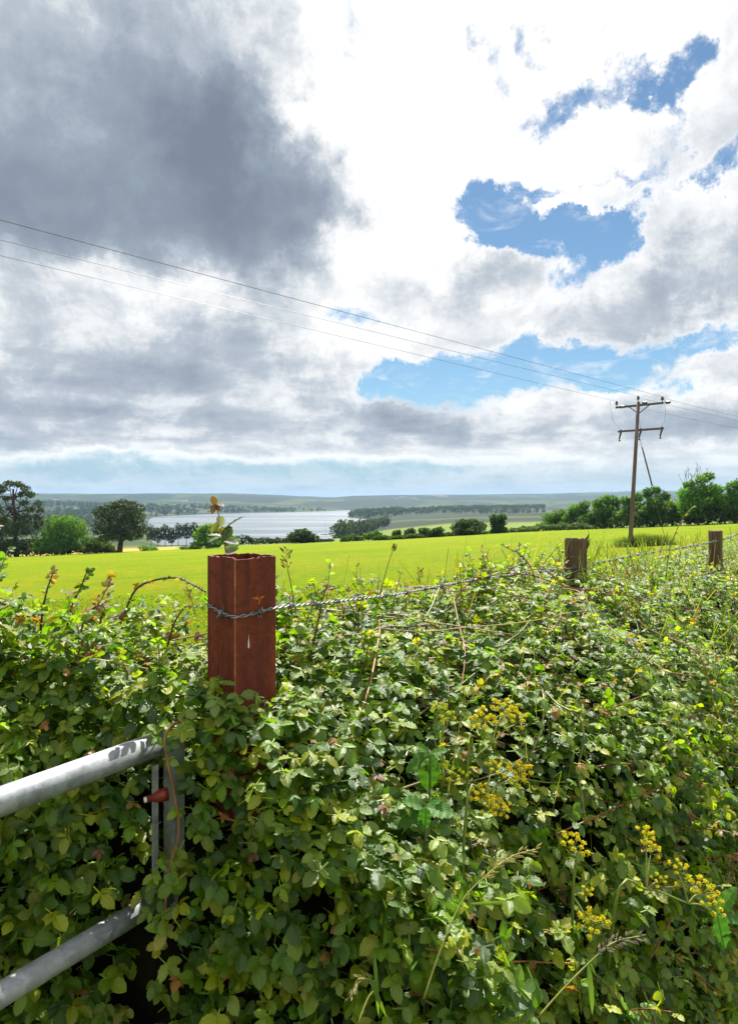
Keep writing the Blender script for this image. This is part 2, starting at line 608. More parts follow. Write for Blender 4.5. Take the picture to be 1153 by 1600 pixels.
# ================================================================== LAND
COLS = [-1500, -500, 0, 150, 222, 250, 340, 450, 520, 560, 600, 700, 850, 1000, 1153, 1700, 2600]
EDGE = [150, 145, 138, 132, 131, 130, 133, 131, 127, 120, 115, 127, 150, 122, 112, 105, 105]
WATER = -38.5
STN = [430, 700, 1000, 1300, 1500, 1700, 2000, 2400, 3200, 4000, 5500, 9000]
TAB = {   # height above the eye of the land at those distances, column by column
    -1500: [-36, -37, -36, -34, -32, -30, -18, -10, 2, 12, 25, 30],
    -500: [-36, -37, -36, -34, -32, -30, -18, -10, 2, 12, 25, 30],
    0: [-36, -36, -35, -33, -30, -26, -19, -10, 6, 18, 30, 30],
    150: [-34, -36, -36, -35, -33, -30, -22, -12, 5, 18, 28, 22],
    222: [-33, -37, -37, -36, -35, -32, -24, -12, 5, 20, 25, 20],
    250: [-31, -46, -46, -46, -44, -36, -26, -13, 4, 22, 22, 18],
    340: [-29, -46, -46, -46, -46, -45, -38, -22, 2, 32, 14, 12],
    450: [-28, -46, -46, -46, -46, -46, -43, -32, -12, 10, 4, 5],
    520: [-27, -44, -46, -46, -46, -46, -46, -38, -18, -4, -2, 0],
    560: [-24, -38, -44, -46, -36, -37, -46, -44, -15, 6, 4, 2],
    600: [-20, -28, -32, -35, -33, -34, -40, -36, -14, 10, 12, 8],
    700: [-16, -21, -26, -31, -30, -28, -28, -36, -20, 8, 20, 14],
    850: [-15, -18, -19, -32, -34, -24, -28, -32, -18, 4, 32, 26],
    1000: [-13, -15, -17, -28, -34, -28, -26, -28, -12, 18, 54, 44],
    1153: [-12, -14, -16, -26, -32, -26, -24, -26, -10, 18, 44, 44],
    1700: [-12, -14, -16, -26, -32, -26, -24, -26, -10, 18, 40, 44],
    2600: [-12, -14, -16, -26, -32, -26, -24, -26, -10, 18, 40, 44],
}
_tab = np.array([TAB[c] for c in COLS], float)


def near_z(X, Y):
    s = float(smooth01(Y, 0, 14))
    Yp = max(Y, 0.0)
    return -0.048 * Yp + 0.049 * max(-60, min(60, X)) * s + 0.049 * s * (X - max(-60, min(60, X))) * .9


def edge_Y(px):
    return float(np.interp(px, COLS, EDGE))


def ground_z(X, Y):
    z = near_z(X, Y)
    if Y < 200:
        return z + (0.10 * fbm(X * .05, Y * .05, 3) if Y > 20 else 0.0)
    px = CX + FPX * X / Y
    col = np.array([np.interp(px, COLS, _tab[:, k]) for k in range(len(STN))])
    far = float(np.interp(Y, STN, col)) + EYE
    amp = 0.0 if Y < 600 else min(1.0, (Y - 600) / 1500.0)
    if far > WATER - 4:
        far += amp * (4.0 * fbm(X / 420., Y / 420., 1.7) + 1.8 * fbm(X / 120., Y / 120., 4.1)) * min(1, max(0, (far - WATER + 4) / 14))
    if Y > 2300:
        rid = math.cos(6.2832 * (Y + 420 * fbm(X / 900., Y / 1500., 5.5, 2) + .22 * X) / 1050.)
        far += (8.0 + .0018 * Y) * rid * float(smooth01(Y, 2300, 3200)) * (1 - float(smooth01(Y, 6500, 8500)))
    t = float(smooth01(Y, 210, 430))
    return z * (1 - t) + far * t if Y < 430 else far


def grid_mesh(name, rows, cols_px, yfun, mat):
    acc = Acc()
    co = []
    for r in rows:
        for px in cols_px:
            a = (px - CX) / FPX
            Y = yfun(px, r)
            X = a * Y
            co.append((X, Y, ground_z(X, Y)))
    nc = len(cols_px)
    q = [(i * nc + j, i * nc + j + 1, (i + 1) * nc + j + 1, (i + 1) * nc + j) for i in range(len(rows) - 1) for j in range(nc - 1)]
    acc.add(co, q)
    return acc.build(name, mat)


def field_material():
    m_, nt = material("mown_meadow")
    P_ = geopos(nt)
    a = nt.noise(P_, 0.10, 6, 0.6)
    st = nt.noise(nt.vm('MULTIPLY', P_, (0.05, 0.55, 0.3)), 1.0, 6, 0.65)
    f = nt.noise(P_, 3.0, 8, 0.7)
    g = nt.noise(P_, 14.0, 6, 0.7)
    c = nt.mix(nt.mr(a, 0.3, 0.7), (0.150, 0.235, 0.0025), (0.255, 0.280, 0.003))
    c = nt.mix(nt.mr(st, 0.52, 0.75, 0, .8), c, (0.33, 0.26, 0.02))
    pa = nt.noise(P_, 0.45, 6, .68)
    c = nt.mix(nt.mr(pa, 0.50, 0.70, 0, .8), c, (0.32, 0.235, 0.012))
    c = nt.mix(nt.mr(f, 0.38, 0.68, 0.6, 0), c, (0.070, 0.15, 0.003))
    c = nt.mix(nt.mr(g, 0.55, 0.75, 0, .5), c, (0.36, 0.36, 0.04))
    finish(nt, principled(nt, c, 0.9, 0.03, normal=bump(nt, nt.m('ADD', f, g), 0.9, 0.12)).outputs[0])
    return m_


def country_material():
    m_, nt = material("countryside")
    P_ = geopos(nt)
    v = nt.n('ShaderNodeTexVoronoi')
    v.voronoi_dimensions = '2D'
    v.inputs['Scale'].default_value = 1 / 210.
    wrp = nt.vm('MULTIPLY', nt.vm('SUBTRACT', nt.noise(P_, 1 / 160., 3, out='Color'), (.5, .5, .5)), (90, 90, 0))
    pw = nt.vm('ADD', P_, wrp)
    nt.l(pw, v.inputs['Vector'])
    s = nt.n('ShaderNodeSeparateXYZ')
    nt.l(v.outputs['Color'], s.inputs[0])
    r = nt.n('ShaderNodeValToRGB')
    r.color_ramp.interpolation = 'CONSTANT'
    st = [(0, (.022, .040, .012)), (.2, (.036, .062, .014)), (.36, (.060, .072, .026)), (.5, (.016, .030, .010)), (.62, (.045, .075, .016)), (.82, (.105, .10, .045)), (.88, (.013, .024, .010))]
    r.color_ramp.elements[-1].position = 1
    for k in st[1:-1]:
        r.color_ramp.elements.new(k[0])
    for e, k in zip(r.color_ramp.elements, st):
        e.position = k[0]
        e.color = (*k[1], 1)
    nt.l(s.outputs[0], r.inputs[0])
    c = r.outputs[0]
    ve = nt.n('ShaderNodeTexVoronoi')
    ve.voronoi_dimensions = '2D'
    ve.feature = 'DISTANCE_TO_EDGE'
    ve.inputs['Scale'].default_value = 1 / 210.
    nt.l(pw, ve.inputs['Vector'])
    c = nt.mix(nt.mr(ve.outputs['Distance'], 0.015, 0.05, 1, 0), c, (.022, .038, .014))
    wood = nt.noise(P_, 1 / 420., 5, 0.62)
    rgh = nt.noise(P_, 1 / 18., 4, 0.7)
    c = nt.mix(nt.mr(wood, 0.47, 0.52), c, nt.mix(rgh, (.010, .018, .009), (.030, .045, .018)))
    # nearest belt: pale stubble left of the post, cut hay right of it
    sx = nt.n('ShaderNodeSeparateXYZ')
    nt.l(P_, sx.inputs[0])
    near = nt.mr(sx.outputs[1], 420, 520, 1, 0)
    ns = nt.noise(nt.vm('MULTIPLY', P_, (.02, .2, .1)), 1.0, 6, .6)
    hay = nt.mix(nt.mr(ns, .35, .7), (.24, .20, .04), (.35, .29, .07))
    gr = nt.mix(nt.mr(ns, .35, .7), (.10, .15, .02), (.15, .19, .03))
    ratio = nt.m('DIVIDE', sx.outputs[0], sx.outputs[1])
    nc = nt.mix(nt.mr(ratio, -.285, -.275), hay, gr)
    c = nt.mix(near, c, nc)
    finish(nt, principled(nt, c, 0.9, 0.1, normal=bump(nt, rgh, 0.5, 3.0)).outputs[0])
    return m_


def water_material():
    m_, nt = material("estuary_water")
    P_ = geopos(nt)
    a = nt.noise(nt.vm('MULTIPLY', P_, (.05, .16, 1)), 1.0, 4, .6)
    b = nt.noise(nt.vm('MULTIPLY', P_, (.002, .012, 1)), 1.0, 4, .6)
    p = principled(nt, (0.045, 0.065, 0.075), nt.mr(b, .35, .65, .18, .34), 1.0, normal=bump(nt, a, 0.26, 1.2))
    finish(nt, p.outputs[0])
    return m_


M_FIELD = field_material()
pxs = list(np.linspace(-1500, 2600, 150))
field = grid_mesh("meadow", list(np.linspace(0, 1, 70) ** 2.0), pxs, lambda px, r: 3.0 + (edge_Y(px) - 3.0) * r, M_FIELD)
tag(field, kind='structure')
pxf = sorted(set(list(np.linspace(-700, 1900, 210)) + [-1500, -1100, 2250, 2600]))
rows = list(np.linspace(0, 1, 190))
YMAX = 9000.0
ground = grid_mesh("ground", rows, pxf, lambda px, r: edge_Y(px) * (YMAX / edge_Y(px)) ** r, country_material())
tag(ground, kind='structure')
acc = Acc()
gx = np.linspace(-30, 30, 41)
gy = np.linspace(-30, 3.0, 23)
acc.add([(x, y, near_z(x, y) - 0.004) for y in gy for x in gx],
        [(i * 41 + j, i * 41 + j + 1, (i + 1) * 41 + j + 1, (i + 1) * 41 + j) for i in range(22) for j in range(40)])
verge = acc.build("verge", M_FIELD)
tag(verge, kind='structure')
acc = Acc()
acc.add([(-6000, 550, WATER), (6000, 550, WATER), (6000, 7000, WATER), (-6000, 7000, WATER)], [(0, 1, 2, 3)])
water = acc.build("water", water_material())
tag(water, kind='structure')

# ------------------------------------------------------------------ far woods (masses nobody could count)


def leaf_quads(acc, centres, size, col, rng, up=0.35, mat=0, asp=1.0):
    k = len(centres)
    n_ = unit(rng.normal(size=(k, 3)) + np.array([0, 0, up]))
    a = unit(np.cross(n_, rng.normal(size=(k, 3))))
    b = np.cross(n_, a)
    sz = (np.broadcast_to(np.asarray(size), (k,)) * rng.uniform(.6, 1.35, k))[:, None]
    a = a * sz * .5
    b = b * sz * .5 * asp
    v = np.stack([centres - a, centres + b * .9, centres + a, centres - b * .9], 1)
    acc.add(v.reshape(-1, 3), np.arange(k * 4).reshape(-1, 4), col=np.repeat(col, 4, axis=0), mat=mat)


def crown(acc, lobes, n, size, base, rng, var=.35, shell=.55, mat=0, asp=.8):
    lobes = [(np.array(c, float), np.array(r, float) if hasattr(r, '__len__') else np.array([r, r, r], float)) for c, r in lobes]
    wts = np.array([r[0] * r[1] + r[0] * r[2] for c, r in lobes])
    wts = wts / wts.sum()
    for (c, r), wt in zip(lobes, wts):
        k = max(8, int(n * wt))
        d = unit(rng.normal(size=(k, 3)))
        rad = shell + (1 - shell) * rng.random(k) ** .6
        rad *= 1 + .22 * np.sin(d[:, 0] * 5 + c[0]) * np.cos(d[:, 2] * 6 + c[2]) + rng.normal(0, .07, k)
        p = c + d * r * rad[:, None]
        cl = np.array(base)[None] * (1 + var * (rng.random() - .5)) * (1 + var * (rng.random((k, 1)) - .5)) * np.array([1 + .25 * (rng.random() - .5), 1, 1])
        leaf_quads(acc, p, size, cl, rng, mat=mat, asp=asp)


def wood(name, label, pts, h, base, seed, size=2.6, per=70):
    rng = np.random.default_rng(seed)
    acc = Acc()
    for (X, Y, s) in pts:
        z = max(ground_z(X, Y), WATER)
        hh = h * s
        crown(acc, [((X, Y, z + hh * .5), (hh * .42, hh * .42, hh * .5)), ((X + hh * .2, Y, z + hh * .66), (hh * .3, hh * .3, hh * .33))], per, size, base, rng, var=.6)
    o = acc.build(name, M_TREE, smooth=False)
    tag(o, label, 'wood', kind='stuff')
    return o


def scatter(px0, px1, Y0, Y1, n, seed, cond=None):
    r = random.Random(seed)
    out = []
    tries = 0
    while len(out) < n and tries < n * 30:
        tries += 1
        px, Y = r.uniform(px0, px1), r.uniform(Y0, Y1)
        X = (px - CX) / FPX * Y
        z = ground_z(X, Y)
        if z < WATER + .4 or (cond and not cond(px, Y, z)):
            continue
        out.append((X, Y, r.uniform(.7, 1.25)))
    return out


wood("headland_wood", "dark wooded headland jutting into the middle of the water", scatter(528, 628, 1380, 1800, 150, 1), 13, (.030, .046, .020), 1)
wood("ridge_wood", "long dark wood on the ridge beyond the right hand fields", scatter(580, 850, 1450, 2050, 750, 2), 10, (.026, .040, .020), 2, size=2.2, per=45)
wood("shore_wood", "dark trees sloping down to the shore right of the sailing boat", scatter(520, 606, 420, 760, 70, 3, lambda px, Y, z: px > 520 + (Y - 420) * .14 and px < 560 + (Y - 420) * .16), 11, (.030, .046, .018), 3, size=1.6, per=160)
wood("far_shore_wood", "wooded far bank along the left of the water", scatter(-60, 520, 1450, 2350, 1150, 4, lambda px, Y, z: fbm(px * .02, Y * .004, 2) > -.10 and (px < 420 or z < -25)), 9, (.024, .038, .020), 4, size=2.6, per=32)
wood("near_shore_wood", "dark woods on the slope beyond the left hand trees", scatter(-120, 226, 600, 1450, 420, 6, lambda px, Y, z: fbm(px * .03, Y * .006, 4) > -.15), 10, (.026, .042, .018), 6, size=2.0, per=50)

# ================================================================== TREES AND FIELD HEDGES


def base_at(px, Y):
    X = (px - CX) / FPX * Y
    return Vector((X, Y, ground_z(X, Y)))


def tree(name, label, cat, px, Y, lobes_px, base, seed, n=2600, size=.42, trunk_px=None, trunk_r=.28, mat=None, group=None, shell=.5, var=.4, bark=(.085, .065, .05), asp=.8, limbs=True, depth=1.0):
    """lobes_px: (px, py, half width px, half height px) of the clumps of the crown as seen in the photograph; depth follows their width"""
    rng = np.random.default_rng(seed)
    rr = random.Random(seed)
    b = base_at(px, Y)
    root = thing(name, label, cat, b, group)
    k = Y / FPX
    lobes = []
    for (lx, ly, rx, ry) in lobes_px:
        yo = rr.uniform(-.5, .5) * rx * k * depth
        c = at(lx, ly, Y) + Vector((0, yo, 0))
        lobes.append((tuple(c), (rx * k, rx * k * depth, ry * k)))
    a = Acc()
    tp = at(*(trunk_px or (lobes_px[0][0], lobes_px[0][1])), Y)
    mid = b.lerp(tp, .5) + Vector((rr.uniform(-.3, .3), rr.uniform(-.2, .2), 0)) * trunk_r * 3
    a.tube(curve_pts([b - Vector((0, 0, .3)), b.lerp(mid, .5), mid, tp], 9), list(np.linspace(trunk_r * 1.25, trunk_r * .45, 10)), 7, col=bark)
    if limbs:
        for i, (c, r) in enumerate(lobes):
            s = b.lerp(tp, rr.uniform(.4, .9))
            c = Vector(c)
            m1 = s.lerp(c, .5) + Vector((0, 0, -.06 * (c - s).length))
            a.tube([s, m1, c], [trunk_r * .42, trunk_r * .28, trunk_r * .1], 5, col=bark)
            for _ in range(3):
                e = c + Vector([rr.uniform(-.8, .8) * q for q in r])
                a.tube([m1.lerp(c, .7), e], [trunk_r * .16, trunk_r * .05], 4, col=bark)
    part(a, 'trunk', M_BARK, root)
    a = Acc()
    crown(a, lobes, n, size, base, rng, var=var, shell=shell, asp=asp)
    part(a, 'crown', mat or M_TREE, root, smooth=False)
    return root


PINE = (.020, .036, .012)
BROAD = (.075, .165, .018)
OLIVE = (.055, .09, .018)
tree('pine_tree', 'tall open-crowned pine at the far left edge of the meadow', 'tree', 27, 138,
     [(2, 764, 15, 8), (14, 755, 9, 5), (28, 757, 10, 5), (40, 763, 8, 6), (49, 773, 9, 6), (33, 771, 7, 4), (9, 779, 8, 4), (59, 787, 7, 6), (64, 797, 6, 6), (60, 808, 9, 6), (41, 785, 8, 5), (48, 796, 9, 5), (38, 807, 12, 7), (-4, 796, 14, 9), (14, 795, 6, 4), (6, 812, 12, 7),
      (2, 826, 26, 18), (38, 826, 20, 14), (58, 820, 10, 10), (-25, 800, 16, 30), (-20, 770, 12, 8)], (.045, .068, .014), 21, n=8500, size=.38, trunk_px=(21, 764), trunk_r=.42, mat=M_PINE, shell=.25, bark=(.05, .035, .026))
tree('leafy_tree', 'bushy bright green tree beside the tall pine', 'tree', 100, 136,
     [(85, 818, 18, 13), (108, 816, 18, 11), (122, 826, 18, 14), (78, 838, 20, 18), (100, 836, 24, 20), (126, 843, 16, 16), (138, 850, 12, 11), (92, 852, 34, 12)], BROAD, 22, n=6500, size=.45, trunk_r=.3)
tree('pine_tree', 'broad round-topped dark pine on a leaning trunk', 'tree', 187, 132,
     [(172, 793, 16, 8), (192, 788, 20, 7), (210, 795, 16, 9), (158, 800, 12, 10), (186, 803, 28, 13), (212, 808, 16, 12), (162, 817, 16, 13), (200, 822, 22, 12), (178, 830, 16, 9), (156, 830, 9, 7), (222, 828, 12, 9), (208, 838, 16, 7), (166, 841, 12, 6), (184, 838, 20, 8)],
     (.045, .066, .018), 23, n=9000, size=.36, trunk_px=(192, 810), trunk_r=.5, mat=M_PINE, shell=.4, bark=(.05, .036, .028))
tree('shrub', 'low dark scrub between the bright tree and the round pine', 'shrub', 152, 134,
     [(146, 848, 12, 9), (160, 852, 12, 7), (136, 856, 12, 6), (172, 857, 8, 5)], OLIVE, 24, n=1600, size=.4, trunk_r=.1)
tree('shrub', 'small shrub at the right foot of the round pine', 'shrub', 228, 132,
     [(224, 857, 7, 5), (234, 858, 9, 4), (242, 860, 6, 3)], BROAD, 25, n=500, size=.35, trunk_r=.06)
tree('shrub', 'dark brambly shrubs under the tall pine', 'shrub', 20, 136,
     [(-10, 852, 24, 12), (22, 854, 22, 12), (52, 852, 18, 12), (70, 856, 16, 9)], (.030, .055, .014), 26, n=3200, size=.42, trunk_r=.1)
tree('shrub', 'rounded light green bush behind the rusted post', 'shrub', 325, 118,
     [(312, 838, 11, 12), (328, 831, 14, 12), (345, 836, 14, 13), (334, 846, 22, 10), (308, 852, 10, 6), (362, 847, 12, 8), (320, 826, 8, 6)], (.10, .18, .022), 27, n=4200, size=.38, trunk_r=.14)
tree('shrub', 'low silvery weeds left of the bush behind the post', 'shrub', 296, 118,
     [(290, 856, 8, 3), (302, 857, 7, 3)], (.09, .13, .06), 28, n=350, size=.3, trunk_r=.04, limbs=False)
def hedge_row(name, label, pts, base, seed, n, size, kind=None, flowers=None):
    """pts: (px, top row, Y) from left to right; a continuous clipped or wild hedge standing on the ground"""
    rng = np.random.default_rng(seed)
    rr = random.Random(seed)
    b = base_at(pts[len(pts) // 2][0], pts[len(pts) // 2][2])
    lobes = []
    px0, px1 = pts[0][0], pts[-1][0]
    px = px0
    while px < px1:
        ty = np.interp(px, [p[0] for p in pts], [p[1] for p in pts])
        Y = np.interp(px, [p[0] for p in pts], [p[2] for p in pts])
        g = base_at(px, Y)
        top = at(px, ty + rr.uniform(-1.5, 2.5), Y).z
        hh = max(.5, top - g.z)
        lobes.append(((g.x, g.y + rr.uniform(-.4, .4), g.z + hh * .5), (hh * .55 + .35, .9, hh * .52)))
        px += max(2.2, hh * .7 * FPX / Y)
    a = Acc()
    crown(a, lobes, n, size, base, rng, var=.55, shell=.45)
    return tag(a.build(name, M_TREE, None, False, tuple(b)), label, 'hedge')


hedge_row('hedgerow', 'dark scrubby hedge under the left hand trees', [(-70, 846, 142), (20, 848, 140), (75, 850, 138), (120, 852, 136), (170, 856, 134), (182, 859, 133)], (.026, .045, .012), 50, 5200, .42)
# row of small trees beyond the stubble
xs = [236, 247, 258, 268, 279, 292, 304, 312]
tops = [820, 823, 819, 824, 818, 817, 816, 822]
for i, (x, t) in enumerate(zip(xs, tops)):
    tree('small_tree', ['dark small tree leftmost in the row beyond the stubble field', 'second small tree from the left in the row beyond the stubble', 'third tree from the left in the row beyond the stubble',
                        'short dark tree in the middle of the row beyond the stubble', 'fifth tree from the left in the row beyond the stubble', 'tall tree third from the right in the row beyond the stubble',
                        'tallest tree second from the right in the row beyond the stubble', 'last tree on the right of the row, just left of the bush behind the post'][i], 'tree', x, 330,
         [(x, t + 6, 6, 6), (x - 3, t + 12, 6, 8), (x + 4, t + 13, 6, 8), (x, t + 19, 7, 6)], (.026, .045, .014), 40 + i, n=700, size=.75, trunk_r=.2, group='row of small trees beyond the stubble field', limbs=False)
# hedge and trees along the far edge in the middle


hedge_row('hedgerow', 'low dark hedge along the meadow edge right of the rusted post', [(362, 836, 150), (400, 838, 150), (440, 841, 145), (520, 843, 135)], (.026, .045, .012), 51, 2600, .45)
tree('round_tree', 'rounded dark tree standing at the water end of the meadow edge', 'tree', 470, 133,
     [(470, 834, 14, 8), (460, 839, 12, 8), (480, 838, 12, 7), (492, 842, 8, 6), (470, 843, 20, 6)], (.036, .058, .014), 52, n=2600, size=.42, trunk_r=.16)
tree('shrub', 'low bush right of the dark tree at the meadow edge', 'shrub', 548, 126, [(540, 843, 9, 5), (553, 840, 8, 6), (562, 843, 8, 5)], (.045, .085, .014), 53, n=900, size=.36, trunk_r=.06, limbs=False)
tree('shrub', 'light green bush below the shore wood', 'shrub', 582, 122, [(575, 838, 9, 6), (588, 836, 9, 7), (598, 840, 7, 5)], (.070, .125, .02), 54, n=1100, size=.36, trunk_r=.06, limbs=False)
hedge_row('hedgerow', 'clipped hedge along the middle of the far meadow edge', [(590, 838, 119), (640, 835, 121), (700, 832, 127), (760, 830, 133), (800, 826, 140), (850, 819, 147), (880, 813, 145)], (.046, .082, .015), 55, 8500, .40)
for i, (x, t, ww, lab) in enumerate([(620, 829, 7, 'small bush leftmost on the clipped hedge'), (641, 826, 9, 'pointed bush second from the left on the clipped hedge'), (664, 825, 10, 'squarish bush left of the twin big bushes on the hedge'),
                                     (684, 824, 9, 'bush touching the left side of the wide bush on the hedge')]):
    tree('hedge_bush', lab, 'bush', x, 124, [(x - ww * .3, t + 6, ww * .8, 6), (x + ww * .35, t + 5, ww * .7, 6), (x, t + 11, ww, 6)], (.042, .075, .013), 60 + i, n=900, size=.36, trunk_r=.08, group='bushes standing up from the clipped hedge', limbs=False)
tree('hedge_bush', 'wide dense bush standing up from the middle of the hedge', 'bush', 733, 129,
     [(722, 818, 11, 7), (738, 817, 12, 7), (750, 822, 10, 7), (716, 826, 12, 8), (734, 828, 20, 8)], (.034, .062, .012), 66, n=3000, size=.38, trunk_r=.12, group='bushes standing up from the clipped hedge')
tree('hedge_bush', 'upright square-topped bush right of the wide one on the hedge', 'bush', 779, 134,
     [(772, 810, 8, 6), (785, 809, 8, 6), (779, 818, 13, 9), (779, 827, 12, 6)], (.038, .068, .012), 67, n=2400, size=.38, trunk_r=.12, group='bushes standing up from the clipped hedge')
# right hand trees
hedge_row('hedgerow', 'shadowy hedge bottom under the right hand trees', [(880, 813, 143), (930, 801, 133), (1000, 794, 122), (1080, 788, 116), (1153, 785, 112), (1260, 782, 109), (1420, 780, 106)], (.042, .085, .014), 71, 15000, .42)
hedge_row('flowering_hedge', 'pale flecked low hedge in front of the leftmost right hand trees', [(800, 826, 139), (840, 821, 138), (880, 817, 134), (922, 818, 129)], (.075, .11, .04), 72, 3200, .34)
hedge_row('hedgerow', 'tall leafy hedge filling the gaps between the right hand trees', [(846, 817, 150), (880, 807, 146), (905, 799, 142), (945, 790, 135), (985, 788, 129), (1022, 783, 124), (1060, 778, 121), (1092, 768, 118), (1153, 766, 115), (1260, 764, 112)], (.075, .15, .022), 73, 15000, .40)
GR = 'trees along the right hand meadow hedge'
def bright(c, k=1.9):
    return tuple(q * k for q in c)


RT = [
    ('leafy_tree', 'low sloping tree at the left end of the right hand hedge', 868, 146, [(858, 808, 13, 7), (874, 803, 12, 7), (886, 806, 12, 9), (868, 814, 18, 7)], (.045, .085, .014), 2200),
    ('leafy_tree', 'round green tree second from the left in the right hand hedge', 905, 140, [(898, 795, 11, 8), (912, 790, 10, 8), (905, 803, 16, 9), (918, 806, 11, 9), (890, 808, 10, 8)], (.052, .098, .016), 2800),
    ('leafy_tree', 'tree just left of the utility pole in the right hand hedge', 945, 132, [(932, 786, 9, 8), (948, 781, 11, 8), (962, 784, 9, 9), (945, 797, 18, 12), (960, 803, 12, 10), (930, 804, 10, 8)], (.040, .080, .014), 3300),
    ('leafy_tree', 'tree behind the utility pole in the right hand hedge', 985, 126, [(978, 783, 9, 8), (996, 778, 9, 9), (988, 794, 16, 12), (975, 804, 12, 9), (1002, 800, 10, 12)], (.036, .072, .014), 3000),
    ('leafy_tree', 'feathery tree under the stay wire in the right hand hedge', 1022, 121, [(1012, 771, 8, 8), (1026, 766, 9, 7), (1038, 776, 8, 8), (1020, 784, 14, 10), (1026, 798, 16, 11), (1008, 800, 10, 9), (1044, 792, 8, 9)], (.040, .082, .016), 3600),
    ('leafy_tree', 'yellowish hawthorn beside the tallest right hand tree', 1050, 119, [(1046, 790, 9, 8), (1054, 798, 10, 9), (1048, 806, 10, 8)], (.085, .12, .022), 1500),
    ('leafy_tree', 'tallest bright tree with dead twigs on top in the right hand hedge', 1092, 115, [(1078, 758, 10, 7), (1092, 750, 10, 8), (1108, 744, 9, 6), (1070, 772, 14, 10), (1092, 768, 18, 11), (1112, 766, 14, 11), (1080, 788, 22, 12), (1110, 788, 16, 13), (1088, 803, 26, 9), (1124, 778, 8, 10)], (.055, .11, .017), 6800),
    ('leafy_tree', 'dark tree cut by the right edge of the photograph', 1150, 112, [(1140, 762, 10, 9), (1154, 756, 12, 8), (1172, 752, 14, 10), (1148, 776, 16, 12), (1170, 778, 18, 16), (1145, 794, 18, 10), (1175, 796, 20, 10)], (.038, .078, .014), 5200),
    ('leafy_tree', 'last tree of the hedge beyond the right edge', 1225, 110, [(1210, 758, 14, 10), (1228, 750, 16, 10), (1240, 768, 18, 14), (1215, 782, 22, 14), (1238, 792, 22, 12)], (.042, .082, .014), 3000),
]
for i, (nm, lab, px, Y, lb, colr, n) in enumerate(RT):
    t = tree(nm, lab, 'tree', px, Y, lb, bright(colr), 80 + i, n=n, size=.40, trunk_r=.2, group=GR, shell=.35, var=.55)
    if 'tallest' in lab:
        a = Acc()
        rr = random.Random(5)
        for k in range(26):
            s = at(rr.uniform(1066, 1112), rr.uniform(745, 765), Y)
            e = s + Vector((rr.uniform(-1.1, 1.1), rr.uniform(-.6, .6), rr.uniform(1.0, 2.6)))
            m1 = s.lerp(e, .5) + Vector((rr.uniform(-.2, .2), 0, 0))
            a.tube([s, m1, e], [.035, .022, .01], 4, col=(.11, .085, .07))
            for q in range(3):
                f = m1.lerp(e, rr.random())
                a.tube([f, f + Vector((rr.uniform(-.5, .5), 0, rr.uniform(.2, .7)))], [.014, .007], 3, col=(.11, .085, .07))
        part(a, 'dead_twigs', M_BARK, t)

# ================================================================== BRAMBLE THICKET
P1 = Vector((-0.27, 1.45, 0.0))          # the rusted post; the fence runs from it along TU, the camera side is +NV
TU = Vector((0.588, 0.809, 0))
NV = Vector((0.809, -0.588, 0))


def uv2w(u, v, h):
    p = P1 + TU * u + NV * v
    return Vector((p.x, p.y, h + near_z(p.x, p.y)))


PR = np.array([(-.86, .30), (-.78, .72), (-.66, 1.02), (-.46, 1.18), (-.25, 1.24), (.0, 1.24), (.16, 1.18), (.32, 1.07), (.45, .92), (.55, .74), (.62, .50), (.66, .25), (.68, .0)])
PL = np.array([(-1.25, .30), (-1.15, .75), (-1.0, 1.22), (-.8, 1.40), (-.6, 1.43), (-.42, 1.36), (-.28, 1.23), (-.18, 1.06), (-.115, .92), (-.095, .72), (-.085, .50), (-.08, .25), (-.08, .0)])


def resample(pr, n):
    d = np.r_[0, np.cumsum(np.linalg.norm(np.diff(pr, axis=0), axis=1))]
    s = np.linspace(0, d[-1], n)
    return np.c_[np.interp(s, d, pr[:, 0]), np.interp(s, d, pr[:, 1])], d[-1]


NS = 121
PRr, LR = resample(PR, NS)
PLr, LL = resample(PL, NS)


def prof(u):
    t = float(smooth01(u, -.34, -.02))
    p = PLr * (1 - t) + PRr * t
    if u > .1:
        g = min(1.0, (u - .1) / .9)
        g2 = min(1.0, (u - .1) / 4.5)
        p = p.copy()
        p[:, 0] = np.where(p[:, 0] > 0, p[:, 0] * (1 + .22 * g), p[:, 0])
        p[:, 1] = p[:, 1] * (1 + .085 * min(1.0, (u - .1) / 1.5) - .05 * g2)
    return p


def surf(u, s):
    """point, outward normal on the thicket's rounded outside; s = 0 field side foot .. 1 roadside foot"""
    p = prof(u)
    f = s * (NS - 1)
    i = min(NS - 2, int(f))
    k = f - i
    a = p[i] * (1 - k) + p[i + 1] * k
    d = p[min(NS - 1, i + 3)] - p[max(0, i - 2)]
    nv, nh = -d[1], d[0]
    L = math.hypot(nv, nh)
    nv, nh = nv / L, nh / L
    if nh < -.2:
        nv, nh = -nv, -nh
    b = .09 * fbm(u * 2.6, s * 5.0, 2.2, 3) + .045 * fbm(u * 7.0, s * 13.0, 8.1, 2)
    return uv2w(u, a[0] + nv * b, a[1] + nh * b), (NV * nv + Vector((0, 0, nh))).normalized()


# ---- leaf shapes


